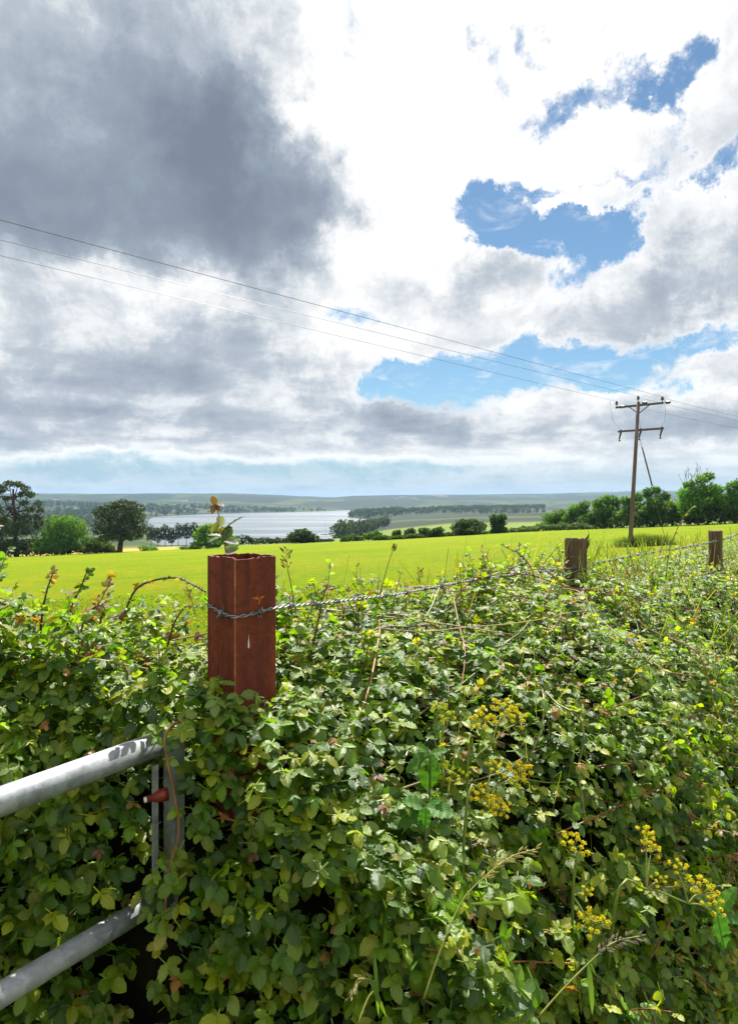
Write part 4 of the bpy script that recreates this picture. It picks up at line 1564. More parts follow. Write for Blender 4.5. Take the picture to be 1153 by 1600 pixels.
def cane(label, pl, leaves, r0=.003, r1=.0012, col=(.17, .06, .03), thorns=0, lsize=1.0, seed=0, fresh=.2, russ=.12, tip=None, name='bramble_cane', group=None):
    """pl: photograph points with distance; leaves: how many compound leaves sit along its outer part"""
    rng = np.random.default_rng(seed + 900)
    P_ = curve_pts(px_curve(pl), 24)
    rt = thing(name, label, 'bramble cane', P_[0], group)
    a_ = Acc()
    m_ = len(P_)
    rad = list(np.linspace(r0, r1, m_))
    a_.tube(P_, rad, 6, col=col)
    for k in range(thorns):
        i = int(rng.integers(1, m_ - 1))
        d = (P_[i + 1] - P_[i - 1]).normalized()
        o_ = Vector(rng.normal(size=3))
        o_ = (o_ - d * o_.dot(d)).normalized()
        a_.tube([P_[i] + o_ * rad[i] * .6, P_[i] + o_ * (rad[i] + .0065) - d * .002], [.0016, .0002], 4, col=np.array(col) * 1.2)
    part(a_, 'stem', M_CANE, rt)
    L_ = Leaves()
    for k in range(leaves):
        t = .12 + .88 * (k + 1) / leaves
        i = min(m_ - 2, int(t * (m_ - 1)))
        d = (P_[i + 1] - P_[max(0, i - 1)]).normalized()
        az_ = rng.uniform(0, 6.28)
        F = np.array((math.cos(az_), math.sin(az_) * .7, rng.uniform(-.1, .35))) + np.array(d) * .5
        N = np.array((0, -.15, 1.0)) + rng.normal(0, .35, 3)
        c_ = pick_colour(rng, fresh, russ)
        if tip is not None and t > .85:
            c_ = np.array(tip) * rng.uniform(.8, 1.2)
        L_.put(('n', int(rng.integers(len(T_NEAR)))), np.array(P_[i]), F, N, lsize * rng.uniform(.55, .95) * (1.05 - .4 * t), c_)
    a_ = Acc()
    L_.flush(a_, rng)
    if leaves:
        part(a_, 'foliage', M_BRAMBLE, rt)
    return rt


cane('thorny bare bramble cane arching over to the left side of the rusted post', [(165, 1030, 1.75), (192, 965, 1.75), (212, 922, 1.72), (240, 907, 1.68), (275, 903, 1.62), (300, 913, 1.56), (322, 925, 1.50)], 17, .0034, .0018, (.085, .035, .024), 46, .55, 1, russ=.3)
cane('tall leafy bramble shoot with a russet tip at the left above the gate', [(64, 1050, 1.62), (64, 985, 1.62), (72, 930, 1.62), (84, 893, 1.62)], 16, .0036, .0016, (.06, .035, .02), 12, .95, 2, tip=(.30, .18, .04))
cane('leafy bramble shoot leaning right beside the tall left one', [(100, 1010, 1.66), (112, 950, 1.66), (128, 915, 1.66), (138, 888, 1.66)], 15, .0032, .0014, (.10, .045, .025), 10, .9, 3)
cane('drooping bramble shoot entering from the left edge of the photograph', [(-30, 960, 1.6), (5, 938, 1.6), (30, 945, 1.6), (48, 962, 1.6)], 9, .003, .0014, (.13, .05, .03), 10, .85, 4)
cane('short leafy shoot between the left shoots and the arching cane', [(150, 1010, 1.7), (160, 960, 1.7), (170, 925, 1.7)], 11, .003, .0014, (.12, .05, .03), 8, .8, 5)
cane('bramble shoot with drooping leaves in the middle left of the gate top', [(125, 1000, 1.64), (132, 970, 1.64), (150, 948, 1.64), (176, 945, 1.64)], 9, .003, .0014, (.12, .05, .03), 8, .9, 6)
cane('reddish stems with leaves close against the left of the post', [(262, 1010, 1.62), (272, 975, 1.6), (288, 950, 1.58), (305, 945, 1.56)], 9, .0028, .0013, (.18, .06, .03), 8, .7, 7, russ=.3)
cane('bramble cane ending in russet and silvery tip leaves just right of the post', [(482, 1035, 1.72), (494, 985, 1.70), (503, 942, 1.69), (512, 912, 1.68)], 9, .0032, .0016, (.20, .07, .035), 14, .8, 8, tip=(.30, .13, .07))
cane('thin purplish bramble stem crossing behind the wire right of the post', [(565, 990, 1.95), (556, 962, 1.93), (545, 940, 1.9)], 4, .0024, .0014, (.10, .04, .03), 6, .5, 9)
cane('long bramble cane climbing along the wire towards the splintered post', [(690, 1000, 2.4), (703, 955, 2.35), (728, 915, 2.4), (768, 895, 2.5), (800, 887, 2.6), (818, 878, 2.65)], 10, .0036, .0018, (.16, .055, .03), 16, .7, 10, russ=.2)
cane('arched bramble cane with pale leaves rising left of the splintered post', [(842, 955, 2.75), (838, 915, 2.75), (828, 885, 2.75), (812, 866, 2.75), (796, 858, 2.75), (780, 850, 2.75)], 13, .0032, .0014, (.13, .05, .03), 12, .75, 11, russ=.2)
cane('upright bramble stem below the wire midway to the splintered post', [(760, 975, 2.55), (758, 935, 2.55), (752, 900, 2.5), (755, 866, 2.5)], 6, .003, .0014, (.15, .05, .03), 10, .55, 12)
cane('forked bramble stem leaning right under the wire near the splintered post', [(818, 960, 2.8), (832, 932, 2.8), (850, 908, 2.8)], 6, .003, .0014, (.17, .06, .03), 10, .65, 13)
cane('short bramble stem with leaves hanging from the wire middle', [(800, 950, 2.7), (800, 925, 2.7), (796, 908, 2.7)], 6, .0026, .0014, (.14, .05, .03), 6, .6, 14)
cane('long red cane lying across the brambles in the middle of the photograph', [(655, 1015, 2.1), (720, 985, 2.25), (780, 965, 2.4), (840, 948, 2.6)], 8, .0042, .0026, (.26, .085, .04), 26, .7, 15)
cane('pale orange cane lying across the brambles below the splintered post', [(850, 1020, 2.35), (905, 1032, 2.4), (960, 1040, 2.4), (1010, 1046, 2.4), (1085, 1056, 2.45)], 7, .0034, .002, (.36, .17, .085), 20, .6, 16)
cane('arching spray with small pale leaves standing above the far brambles', [(1040, 900, 4.3), (1046, 860, 4.3), (1058, 825, 4.3), (1072, 802, 4.3), (1085, 790, 4.3)], 14, .004, .0016, (.22, .12, .06), 0, .9, 17, fresh=.35)
cane('twiggy russet stem right of the splintered post', [(985, 905, 3.6), (975, 885, 3.6), (962, 872, 3.6)], 4, .003, .0014, (.12, .05, .03), 6, .7, 18, russ=.6)

# ---- yellow umbels


def umbel(acc_, c, up, r, n, rng, dens=60, col=(.95, .82, .04)):
    """flat-topped head: rays from c to umbellets of tiny florets"""
    up = Vector(up).normalized()
    x = up.orthogonal().normalized()
    y = up.cross(x)
    cs, cl = [], []
    for i in range(n):
        rr_ = r * math.sqrt((i + .5) / n)
        th = i * 2.4 + rng.uniform(-.3, .3)
        e = c + (x * math.cos(th) + y * math.sin(th)) * rr_ + up * (r * (.95 - .35 * (rr_ / r) ** 2)) * rng.uniform(.85, 1.1)
        acc_.tube([c, c.lerp(e, .5) + up * .002, e], [.0009, .0007, .0006], 4, cap=False, col=(.20, .24, .035), mat=1)
        for k in range(dens):
            d = Vector(rng.normal(size=3))
            d = d.normalized()
            if d.dot(up) < -.2:
                d = -d
            q = e + d * r * .19 * rng.uniform(.4, 1.1)
            acc_.tube([e, q], [.0004, .0004], 3, cap=False, col=(.26, .26, .03), mat=1)
            cs.append(tuple(q))
            cl.append(np.array(col) * rng.uniform(.6, 1.3) * np.array([rng.uniform(.78, 1.05), rng.uniform(.85, 1.1), 1]))
    acc_.blobs(cs, rng.uniform(.0008, .0015, len(cs)), col=np.array(cl), mat=0)


def umbel_plant(label, foot, joints, heads, seed, col=(.95, .82, .04), leafs=()):
    """foot: ground point; joints: {name: (px, py, Y)} stem knots in order; heads: (px, py, Y, radius, rays, from joint index)"""
    rng = np.random.default_rng(seed)
    rt = thing('umbel_plant', label, 'wildflower', foot, 'yellow umbel plants among the brambles')
    J = [at(*j) for j in joints]
    a_ = Acc()
    pts = curve_pts([foot] + J, 4 * (len(J) + 1))
    a_.tube(pts, list(np.linspace(.0034, .0018, len(pts))), 7, col=(.15, .20, .035))
    for (px, py, Y, r, n, ji) in heads:
        c = at(px, py, Y)
        up = Vector((rng.uniform(-.3, .3), -.35 + rng.uniform(-.25, .1), 1))
        base = c - up.normalized() * r * .75
        s = J[ji]
        a_.tube(curve_pts([s, s.lerp(base, .55) + Vector((0, 0, .006)), base], 8), list(np.linspace(.002, .0013, 9)), 6, col=(.20, .24, .05))
    for (px, py, tx, ty, Y) in leafs:
        p, e = at(px, py, Y), at(tx, ty, Y - .01)
        a_.tube([p, e], [.0012, .0008], 4, col=(.20, .24, .05))
    part(a_, 'stem', M_STEM, rt)
    for (px, py, Y, r, n, ji) in heads:
        c = at(px, py, Y)
        up = Vector((rng.uniform(-.35, .35), -.55 + rng.uniform(-.3, .15), 1)).normalized()
        a_ = Acc()
        umbel(a_, c - up * r * .75, up, r, n, rng, col=col)
        part(a_, 'flower_head', [M_FLORET, M_STEM], rt, smooth=False)
    return rt


def foot_of(px, Y):
    X = (px - CX) / FPX * Y
    return Vector((X, Y, near_z(X, Y)))


umbel_plant('yellow umbel plant with a broad double head at the top of the patch', foot_of(710, 1.62), [(730, 1215, 1.42), (742, 1185, 1.43), (768, 1162, 1.45)],
            [(752, 1122, 1.46, .030, 11, 2), (785, 1108, 1.47, .030, 12, 2), (808, 1122, 1.46, .026, 9, 2)], 31)
umbel_plant('greenish yellow umbel plant with one upright head left of the double one', foot_of(672, 1.62), [(690, 1200, 1.46), (692, 1150, 1.47)],
            [(692, 1112, 1.47, .030, 13, 1), (694, 1205, 1.42, .026, 10, 0), (722, 1212, 1.41, .018, 7, 0)], 32, (.72, .74, .05))
umbel_plant('golden umbel plant with a round seed head and loose clusters below it', foot_of(715, 1.55), [(725, 1300, 1.30), (760, 1240, 1.36), (797, 1218, 1.38)],
            [(810, 1207, 1.39, .030, 15, 2), (771, 1196, 1.39, .018, 8, 1), (752, 1240, 1.36, .026, 11, 1), (768, 1258, 1.35, .028, 12, 1), (785, 1262, 1.35, .020, 8, 1)], 33, (.95, .78, .04))
umbel_plant('yellow umbel plant with one fan-shaped head in the lower right', foot_of(885, 1.75), [(895, 1400, 1.376), (898, 1370, 1.395), (900, 1345, 1.395)],
            [(898, 1318, 1.395, .030, 12, 2), (915, 1395, 1.367, .016, 6, 0), (925, 1440, 1.339, .032, 13, 0)], 34)
umbel_plant('straggling yellow umbel plant leaning right at the lower right edge', foot_of(935, 1.75), [(960, 1420, 1.376), (1010, 1390, 1.442), (1075, 1412, 1.451)],
            [(1010, 1305, 1.488, .026, 9, 1), (1020, 1325, 1.488, .022, 8, 1), (1030, 1375, 1.451, .018, 7, 1), (1060, 1355, 1.469, .022, 8, 2), (1098, 1385, 1.460, .030, 11, 2), (1115, 1415, 1.451, .026, 9, 2)], 35)

# ---- seeding grasses


def grass_stalk(label, pl, head_from, seed, col=(.24, .26, .05), hcol=(.34, .27, .09), spl=.011, n=34, blade=None, tight=1.0, name='grass_stalk'):
    rng = np.random.default_rng(seed)
    P_ = curve_pts([at(*p) if not isinstance(p, Vector) else p for p in pl], 30)
    rt = thing(name, label, 'grass', P_[0])
    m_ = len(P_)
    a_ = Acc()
    a_.tube(P_, list(np.linspace(.0016, .0007, m_)), 5, col=col)
    part(a_, 'stem', M_STEM, rt)
    cs, dr, cl = [], [], []
    for k in range(n):
        t = head_from + (1 - head_from) * (k + .5) / n
        i = min(m_ - 2, int(t * (m_ - 1)))
        f = t * (m_ - 1) - i
        p = P_[i].lerp(P_[i + 1], f)
        d = (P_[i + 1] - P_[i]).normalized()
        o_ = Vector(rng.normal(size=3))
        o_ = (o_ - d * o_.dot(d)).normalized()
        dd = (d * 1.0 + o_ * .55 * tight).normalized()
        cs.append(tuple(p + o_ * .0022 * tight + dd * spl * .5))
        dr.append(tuple(dd))
        cl.append(np.array(hcol) * rng.uniform(.7, 1.3))
    a_ = Acc()
    a_.blobs(cs, spl * .145 * rng.uniform(.7, 1.2, n), stretch=3.4, dirs=dr, col=np.array(cl))
    part(a_, 'seed_head', M_FLORET, rt, smooth=False)
    if blade:
        for (p, q, L_, w_) in blade:
            a_ = Acc()
            s, e = at(*p), at(*q)
            leaf_at(a_, s, e - s, (e - s).length, w_, (.13, .22, .03), (0, -1, .4), .5, .25, 9, 3)
            part(a_, 'blade', M_GRASS, rt)
    return rt


grass_stalk('golden grass head arching right over the dark gap in the lower middle', [(662, 1560, 1.05), (690, 1480, 1.08), (722, 1408, 1.12), (760, 1368, 1.14), (800, 1338, 1.16), (842, 1326, 1.17)], .55, 41, spl=.015, n=40, hcol=(.40, .36, .10), blade=[((735, 1412, 1.12), (815, 1412, 1.12), .1, .006)])
grass_stalk('purple-tinged grass head bowing right near the bottom right', [(840, 1590, 1.12), (880, 1545, 1.14), (925, 1500, 1.16), (960, 1472, 1.17), (1005, 1462, 1.18)], .55, 42, spl=.013, n=46, hcol=(.30, .25, .20), tight=1.6, blade=[((918, 1505, 1.16), (930, 1590, 1.12), .1, .009)])
grass_stalk('tufted brown cocksfoot grass standing right of the rusted post', [(462, 960, 1.62), (455, 915, 1.62), (449, 885, 1.62), (447, 856, 1.62)], .62, 43, col=(.16, .17, .04), spl=.013, n=26, hcol=(.20, .15, .06), tight=2.6)
grass_stalk('dark plantain stalk rising above the wire in the middle of the meadow', [(590, 945, 2.0), (600, 905, 2.0), (610, 870, 2.0), (617, 853, 2.0)], .80, 44, col=(.10, .09, .04), spl=.011, n=18, hcol=(.10, .08, .05))
grass_stalk('brown grass head beside the wire left of the long climbing cane', [(662, 955, 2.2), (660, 925, 2.2), (656, 905, 2.2), (657, 890, 2.2)], .55, 45, col=(.15, .16, .04), spl=.014, n=20, hcol=(.26, .16, .06), tight=1.5)
grass_stalk('pale grass head leaning left against the post', [(305, 960, 1.56), (302, 945, 1.56), (297, 930, 1.56), (291, 920, 1.56)], .45, 46, spl=.012, n=20, hcol=(.48, .38, .14))
grass_stalk('bent dry grass head near the bottom of the photograph', [(560, 1598, 1.0), (575, 1560, 1.02), (590, 1538, 1.03), (560, 1530, 1.02), (548, 1560, 1.0)], .5, 47, spl=.012, n=22, hcol=(.34, .30, .14), blade=[((575, 1520, 1.02), (606, 1600, 1.0), .1, .006), ((585, 1490, 1.03), (592, 1600, 1.0), .1, .006)])

# ---- broad toothed leaves


def weed(label, foot, leaves, seed, name='leafy_weed'):
    rt = thing(name, label, 'weed', foot)
    top = at(leaves[0][0], leaves[0][1], leaves[0][4])
    a_ = Acc()
    a_.tube(curve_pts([foot, foot.lerp(top, .55) + Vector((0, -.03, 0)), top], 12), list(np.linspace(.004, .0022, 13)), 6, col=(.12, .17, .04))
    for (px, py, tx, ty, Y, w_, colr, nn_) in leaves:
        p = at(px, py, Y)
        if (p - top).length > .004:
            a_.tube([top.lerp(p, .0), p], [.0018, .0012], 5, col=(.14, .19, .04))
    part(a_, 'stem', M_STEM, rt)
    for (px, py, tx, ty, Y, w_, colr, nn_) in leaves:
        p, e = at(px, py, Y), at(tx, ty, Y - .015)
        L = (e - p).length
        b_ = Acc()
        v, q, uv = leaflet(L, L * w_, 17, 7, .2, .12, serr=.09)
        F = (e - p).normalized()
        N = Vector(nn_)
        N = (N - F * N.dot(F)).normalized()
        X = F.cross(N)
        b_.add(v[:, 0:1] * np.array(X) + v[:, 1:2] * np.array(F) + v[:, 2:3] * np.array(N) + np.array(p), q, col=colr, uv=uv)
        part(b_, 'leaf', M_WEED, rt)
    return rt


BG = (.045, .110, .010)
weed('tall nettle-like weed with bright toothed leaves left of the yellow umbels', foot_of(660, 1.55), [(672, 1180, 1.36, .5, BG, 0)[:0] or (672, 1178, 668, 1238, 1.36, .62, BG, (.1, -1, .3)), (672, 1178, 632, 1205, 1.36, .5, (.055, .15, .012), (-.3, -.6, .8)),
      (672, 1178, 700, 1170, 1.36, .5, (.06, .15, .012), (.3, -.5, .9)), (672, 1178, 650, 1160, 1.38, .45, (.07, .17, .02), (-.3, -.5, .9)), (672, 1178, 684, 1205, 1.34, .5, (.06, .15, .012), (.3, -1, .3))], 51)
weed('low broad-leaved weed with big bright lobed leaves below the nettle', foot_of(655, 1.5), [(665, 1262, 600, 1285, 1.27, .75, BG, (-.2, -.55, .9)), (665, 1262, 630, 1248, 1.28, .7, (.055, .155, .012), (0, -.4, 1)), (665, 1262, 712, 1270, 1.27, .7, (.06, .18, .014), (.2, -.5, .9)),
      (665, 1262, 690, 1246, 1.29, .6, (.06, .16, .012), (.1, -.4, 1)), (665, 1262, 660, 1300, 1.25, .6, (.05, .15, .014), (0, -.8, .6))], 52)
weed('broad dock leaves catching the light at the right edge of the photograph', foot_of(1150, 2.3), [(1120, 1430, 1148, 1385, 1.5, .4, (.10, .2, .05), (-.2, -.5, .9)), (1120, 1430, 1090, 1395, 1.5, .4, (.08, .18, .03), (.2, -.5, .9)), (1120, 1430, 1160, 1440, 1.48, .45, (.06, .16, .02), (0, -.7, .8)),
      (1120, 1430, 1135, 1490, 1.46, .5, (.05, .14, .02), (0, -1, .4))], 53)

# ---- long green grass growing through the brambles on the right
rng = np.random.default_rng(61)
acc = Acc()
for k in range(1900):
    u = rng.uniform(1.9, 8.5) if k < 1600 else rng.uniform(.2, 2.5)
    S, nr = surf(u, rng.uniform(.18, .75))
    if (fbm(u * 1.3, S.x * 2, 3, 2) < -.05):
        continue
    L = rng.uniform(.10, .30)
    d = Vector((rng.normal(0, .35), rng.normal(0, .3), 1)).normalized()
    s = S - nr * .06
    e = s + d * L
    tip_ = e + Vector((rng.normal(0, .05), rng.normal(0, .05), -.01))
    sd_ = d.cross(Vector((0, -1, 0))).normalized() * rng.uniform(.0018, .0035) * (1.0 if k < 1600 else .4)
    c_ = np.array([(.11, .19, .02), (.17, .22, .03), (.26, .24, .07)][int(rng.integers(3))]) * rng.uniform(.8, 1.2)
    acc.add([s - sd_, s + sd_, e + sd_ * .6, e - sd_ * .6, tip_], [(0, 1, 2, 3)], [(3, 2, 4)], col=c_)
o = acc.build('long_grass', M_GRASS)
tag(o, 'long green grass growing up through the brambles', 'grass', kind='stuff')

# ---- meadow grass blades between the thicket and the middle distance
acc = Acc()
N_B = 110000
u01 = rng.random(N_B)
Yb = 2.2 * (20 / 2.2) ** (u01 ** .85)
ab = rng.uniform(-.62, .62, N_B)
Xb = ab * Yb
vline = (Xb - P1.x) * NV.x + (Yb - P1.y) * NV.y
ok = vline < -.75
Xb, Yb, vline = Xb[ok], Yb[ok], vline[ok]
k = len(Xb)
sm = smooth01(Yb, 0, 14)
Zb = -.048 * Yb + .049 * Xb * sm
near_edge = np.exp(-np.maximum(0, -vline - .75) / 1.1)
h = rng.uniform(.022, .050, k) * (1 + .018 * Yb) + near_edge * rng.uniform(0, .16, k)
wd = rng.uniform(.0022, .0042, k) * (1 + .22 * Yb)
az_ = rng.uniform(0, 2 * np.pi, k)
ln_ = rng.normal(0, .6, (k, 2)) * h[:, None]
b0 = np.c_[Xb, Yb, Zb - .005]
sd_ = np.c_[np.cos(az_), np.sin(az_), np.zeros(k)] * wd[:, None]
tp_ = b0 + np.c_[ln_[:, 0], ln_[:, 1], h]
mid_ = b0 + np.c_[ln_[:, 0] * .35, ln_[:, 1] * .35, h * .62]
v = np.stack([b0 - sd_, b0 + sd_, mid_ + sd_ * .7, mid_ - sd_ * .7, tp_], 1).reshape(-1, 3)
idx = np.arange(k)[:, None] * 5
pal = np.array([(.135, .215, .003), (.19, .25, .004), (.115, .20, .004), (.27, .28, .01), (.36, .31, .04)])
pw = rng.choice(5, k, p=[.32, .28, .2, .13, .07])
dry = rng.random(k) < near_edge * .6
pw = np.where(dry, rng.integers(3, 5, k), pw)
cl = pal[pw] * rng.uniform(.8, 1.2, (k, 1))
acc.add(v, idx + np.array([0, 1, 2, 3]), idx + np.array([3, 2, 4]), col=np.repeat(cl, 5, axis=0))
o = acc.build('meadow_grass', M_GRASS, smooth=False)
tag(o, 'short yellow green meadow grass', 'grass', kind='stuff')

# ---- bramble leaves hanging over the latch end of the gate
rng = np.random.default_rng(88)
L_ = Leaves()
for (px, py, Y, sc) in [(250, 1138, 1.27, .8), (268, 1130, 1.27, .9), (284, 1126, 1.27, .9), (296, 1140, 1.26, .9), (258, 1118, 1.30, .8), (255, 1160, 1.24, .75), (258, 1186, 1.24, .6), (278, 1112, 1.3, .9), (240, 1150, 1.25, .6),
                        (284, 1262, 1.24, .7), (293, 1290, 1.25, .9), (284, 1320, 1.23, 1.), (262, 1345, 1.22, .9), (250, 1362, 1.22, .8), (268, 1372, 1.22, 1.), (285, 1350, 1.23, 1.), (245, 1385, 1.21, .9),
                        (258, 1400, 1.21, 1.), (275, 1412, 1.21, 1.), (240, 1420, 1.21, .8), (262, 1440, 1.20, 1.), (282, 1450, 1.20, 1.), (245, 1465, 1.2, .9)]:
    F = np.array((rng.normal(0, .8), -.25, rng.uniform(-.9, .1)))
    N = np.array((rng.normal(0, .4), -.7, .7)) + rng.normal(0, .2, 3)
    L_.put(('n', int(rng.integers(len(T_NEAR)))), np.array(at(px, py, Y)), F, N, sc * .95, pick_colour(rng, .25, .06))
stp = px_curve([(300, 1150, 1.34), (278, 1128, 1.28), (258, 1150, 1.24), (262, 1190, 1.235), (272, 1240, 1.235), (280, 1300, 1.225), (262, 1370, 1.215), (258, 1450, 1.20)])
rt = thing('bramble_cane', 'leafy bramble trailing down over the latch end of the gate', 'bramble cane', stp[0])
a = Acc()
a.tube(curve_pts(stp, 28), .0022, 5, col=(.24, .10, .035))
part(a, 'stem', M_CANE, rt)
a = Acc()
L_.flush(a, rng)
part(a, 'foliage', M_BRAMBLE, rt)

# ================================================================== POWER LINE
UY = 38.0
ub = base_at(984, UY)
ut = at(997, 628, UY)
UR = thing('utility_pole', 'tall wooden power pole with two crossarms standing in the meadow', 'utility pole', ub)
AD = Vector((.707, -.707, 0))
LD = Vector((-.707, -.707, 0))
UPD = (ut - ub).normalized()


def upole(z):
    """point on the pole's axis at height row z of the photograph"""
    y = HY - z
    zz = EYE + y / FPX * UY
    t = (zz - ub.z) / (ut.z - ub.z)
    return ub.lerp(ut, t)


a = Acc()
a.tube([ub - Vector((0, 0, .6)), ub, ub.lerp(ut, .5), ut], [.125, .122, .105, .088], 14)
part(a, 'pole_shaft', M_POLE, UR)
am = Matrix.Rotation(math.atan2(AD.y, AD.x), 3, 'Z')
A1 = upole(633)
A2 = upole(672)
HALF = 1.34
OFFN = -LD * .10 + Vector((0, 0, 0))
for c, hl in ((A1, HALF), (A2, 1.28)):
    a = Acc()
    off = .16 if c is A2 else 0
    a.box(c + OFFN + AD * off, (hl * 2, .09, .11), am)
    part(a, 'crossarm', M_DARKSTEEL, UR, smooth=False)
for sgn in (-1, 1):
    a = Acc()
    a.tube([A1 + OFFN * 1.3 + AD * sgn * .62, upole(645) + OFFN * 1.1 + AD * sgn * .04], .028, 6)
    part(a, 'arm_brace', M_DARKSTEEL, UR)
ends = []
for i, off in enumerate((-HALF + .05, .0, HALF - .05)):
    a = Acc()
    b = A1 + OFFN * (1 if i != 1 else 0) + AD * off + Vector((0, 0, .05 if i != 1 else .2))
    prof_ = [(0, .02), (.10, .02), (.11, .07), (.15, .085), (.17, .06), (.19, .085), (.23, .08), (.26, .045), (.30, .05), (.33, .03)]
    a.tube([b + Vector((0, 0, z)) for z, r in prof_], [r for z, r in prof_], 12)
    part(a, 'pin_insulator', M_CERAMIC, UR)
    ends.append(b + Vector((0, 0, .30)))
    # tension insulator string on the far side
    a = Acc()
    t0 = A1 + AD * off - LD * .14 + Vector((0, 0, .02 if i != 1 else .12))
    dd = (-LD * .96 + AD * .16 + Vector((0, 0, .12))).normalized()
    pts, rad = [], []
    for k in range(13):
        pts.append(t0 + dd * (.35 + k * .03))
        rad.append([.03, .085, .05][k % 3])
    a.tube([t0, t0 + dd * .35], .012, 5)
    a.tube(pts, rad, 10)
    part(a, 'tension_insulator', M_CERAMIC, UR)
    # fuse cutout under the lower arm and the jumpers that feed it
    a = Acc()
    cp = A2 + OFFN + AD * (.16 + (-1.12, .02, 1.18)[i]) + Vector((0, 0, -.06))
    cq = cp + AD * -.10 + Vector((0, 0, -.38))
    a.tube([cp + Vector((0, 0, .16)), cp, cp.lerp(cq, .3), cp.lerp(cq, .35), cp.lerp(cq, .8), cq], [.05, .06, .06, .05, .05, .035], 8)
    a.blobs([tuple(cq + Vector((.02, 0, -.07)))], .075)
    part(a, 'fuse_cutout', M_CERAMIC, UR)
    a = Acc()
    top = ends[i] + LD * (.85 if i == 0 else .15) * (1 if i != 2 else -1.6)
    a.tube(curve_pts([top, top.lerp(cp, .45) + Vector((.12 * (i - 1), 0, -.25)), cp + Vector((0, 0, .15))], 10), .006, 4)
    part(a, 'jumper_wire', M_CONDUCTOR, UR)
# ---- stay wire
sb = base_at(1043, 37.0)
s0 = upole(668)
SR = thing('stay_wire', 'slanting stay wire with dark sleeve bracing the utility pole', 'stay wire', sb)
d = sb - s0
a = Acc()
a.tube([s0, s0 + d * 1.0 - Vector((0, 0, .2))], .013, 5)
part(a, 'wire', M_CONDUCTOR, SR)
a = Acc()
a.tube([s0 + d * .17, s0 + d * .50], .042, 8)
part(a, 'wire_guard', M_DARKSTEEL, SR)
# ---- conductors
for i, (off, lab) in enumerate([(-HALF + .05, 'overhead power line, lowest of the three crossing the sky'), (0, 'overhead power line, middle of the three crossing the sky'), (HALF - .05, 'overhead power line, highest of the three crossing the sky')]):
    s = ends[i]
    pts = []
    for k in range(31):
        q = k / 30 * 95.0
        pts.append(s + LD * q - AD * off * min(.5, .2 * q / 33) + Vector((0, 0, (.001, -.0035, .0025)[i] * q + .00006 * q * q)))
    rt = thing('overhead_wire', lab, 'power line', s, 'overhead wires on the utility pole')
    a = Acc()
    a.tube(pts, .0075, 5)
    dd = -LD * .97 + AD * .10
    pts = [s + Vector((0, 0, -.1)) + dd * .7]
    for k in range(1, 26):
        q = .7 + k / 25 * 75.0
        pts.append(s + dd * q + Vector((0, 0, -.1 - .030 * q + .00030 * q * q)))
    a.tube(pts, .0075, 5)
    part(a, 'conductor', M_CONDUCTOR, rt)
# ---- rough grass round the foot of the pole
rng = np.random.default_rng(71)
acc = Acc()
k = 2600
Xg = ub.x + rng.normal(0, 1, k) * .35 + rng.uniform(-.45, 2.1, k)
Yg = ub.y + rng.normal(0, .30, k)
Zg = np.array([near_z(x, y) for x, y in zip(Xg, Yg)])
h = rng.uniform(.25, .75, k) * np.clip(1.15 - .18 * np.abs(Xg - ub.x - .6), .4, 1.2)
az_ = rng.uniform(0, 6.28, k)
sd_ = np.c_[np.cos(az_), np.sin(az_), np.zeros(k)] * .014
b0 = np.c_[Xg, Yg, Zg]
tp_ = b0 + np.c_[rng.normal(0, .12, k), rng.normal(0, .12, k), h]
v = np.stack([b0 - sd_, b0 + sd_, tp_], 1).reshape(-1, 3)
acc.add(v, None, np.arange(k * 3).reshape(-1, 3), col=np.repeat(np.array([(.07, .11, .02)]) * rng.uniform(.6, 1.5, (k, 1)), 3, axis=0))
o = acc.build('rough_grass', M_GRASS, smooth=False)
tag(o, 'dark rough grass round the foot of the utility pole', 'grass', kind='stuff')

# ================================================================== BOAT
BY = 770.0
bx = (508 - CX) / FPX * BY
BR_ = thing('sailing_boat', 'small moored sailing boat with a bare mast on the estuary', 'boat', (bx, BY, WATER))
a = Acc()
hull = []
st_ = np.linspace(0, 1, 9)
for s in st_:
    wv = 1.35 * math.sin(math.pi * (0.12 + .88 * s)) ** .6 if s < 1 else .02
    x = bx + (s - .5) * 9.5
    sh = WATER + 1.0 + .35 * (2 * s - .9) ** 2
    hull += [(x, BY - wv, sh), (x, BY - wv * .55, WATER - .3), (x, BY + wv * .55, WATER - .3), (x, BY + wv, sh)]
q = [(i * 4 + j, i * 4 + j + 1, (i + 1) * 4 + j + 1, (i + 1) * 4 + j) for i in range(8) for j in range(3)] + [(i * 4 + 3, i * 4, (i + 1) * 4, (i + 1) * 4 + 3) for i in range(8)] + [(3, 2, 1, 0)]
a.add(hull, q)
part(a, 'hull', M_WHITE, BR_, smooth=False)
a = Acc()
a.box((bx - .3, BY, WATER + 1.55), (3.6, 1.5, .6))
part(a, 'cabin', M_WHITE, BR_, smooth=False)
a = Acc()
a.tube([(bx + .6, BY, WATER + 1.2), (bx + .6, BY, WATER + 12.5)], .14, 6)
part(a, 'mast', M_CONDUCTOR, BR_)

# ================================================================== FAR WHITE HOUSES
M_SLATE = plain("slate", (0.09, 0.09, 0.10), .7, .3)


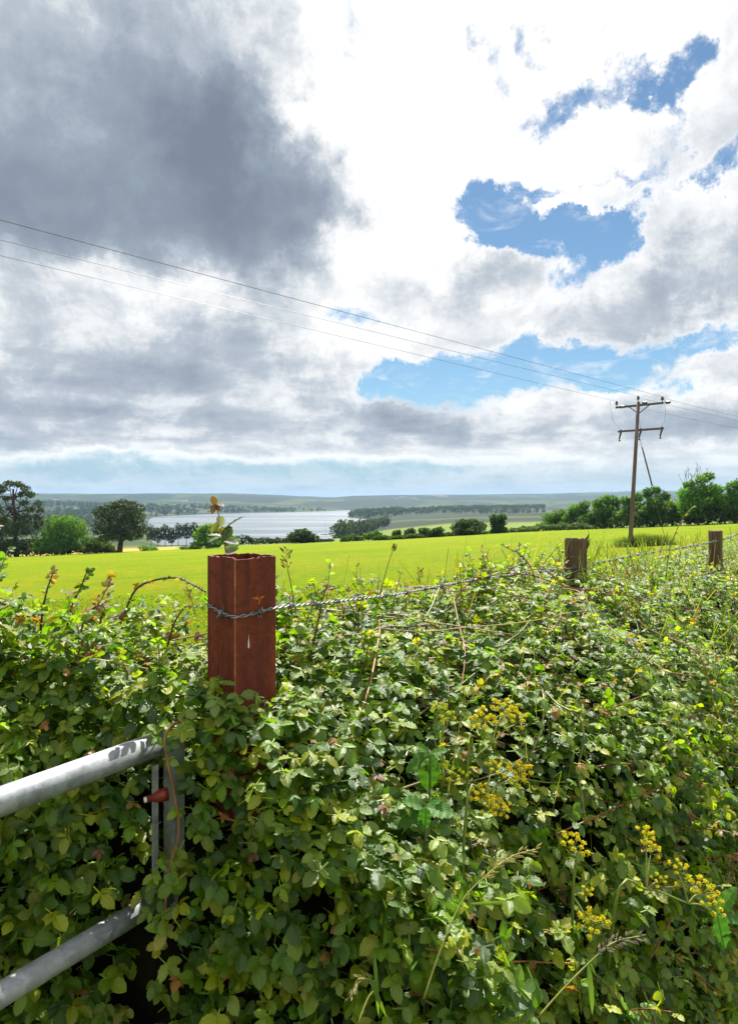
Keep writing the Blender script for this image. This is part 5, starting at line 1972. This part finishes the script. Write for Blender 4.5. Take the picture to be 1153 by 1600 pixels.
def house(px, Y, L, label, ang=0.2):
    b = base_at(px, Y)
    rt = thing('farmhouse', label, 'house', b, 'far white farmhouses')
    mz = Matrix.Rotation(ang, 3, 'Z')
    W_, H_ = L * .5, L * .38
    a_ = Acc()
    a_.box(b + Vector((0, 0, H_ / 2 - 1)), (L, W_, H_ + 2), mz)
    part(a_, 'wall', M_WHITE, rt, smooth=False)
    a_ = Acc()
    rv = [(-L * .53, -W_ * .58, H_), (L * .53, -W_ * .58, H_), (L * .53, W_ * .58, H_), (-L * .53, W_ * .58, H_), (-L * .53, 0, H_ + W_ * .5), (L * .53, 0, H_ + W_ * .5)]
    a_.add([tuple(mz @ Vector(p) + b) for p in rv], [(0, 1, 5, 4), (2, 3, 4, 5), (0, 3, 2, 1)], [(0, 4, 3), (1, 2, 5)])
    part(a_, 'roof', M_SLATE, rt, smooth=False)


house(289, 2650, 22, 'tiny white farmhouse on the hillside above the water left of the sprig')
house(618, 3400, 24, 'tiny white farmhouse high on the far hills right of the water')
house(88, 2900, 24, 'tiny white farmhouse on the far hill above the bright green tree', -.3)

# ================================================================== HAZE
acc = Acc()
x0, x1, y0, y1, zz0, zz1 = -9000, 9000, -120, 10500, -52, 75
acc.add([(x0, y0, zz0), (x1, y0, zz0), (x1, y1, zz0), (x0, y1, zz0), (x0, y0, zz1), (x1, y0, zz1), (x1, y1, zz1), (x0, y1, zz1)],
        [(0, 3, 2, 1), (4, 5, 6, 7), (0, 1, 5, 4), (1, 2, 6, 5), (2, 3, 7, 6), (3, 0, 4, 7)])
mh = bpy.data.materials.new('haze')
mh.use_nodes = True
nt = NT(mh.node_tree)
oh = nt.n('ShaderNodeOutputMaterial')
pv = nt.n('ShaderNodeVolumePrincipled')
pv.inputs['Color'].default_value = (0.42, 0.66, 1.0, 1)
pv.inputs['Density'].default_value = 0.00008
pv.inputs['Anisotropy'].default_value = 0.0
nt.l(pv.outputs[0], oh.inputs['Volume'])
hz = acc.build('haze', mh, smooth=False)
tag(hz, kind='stuff')
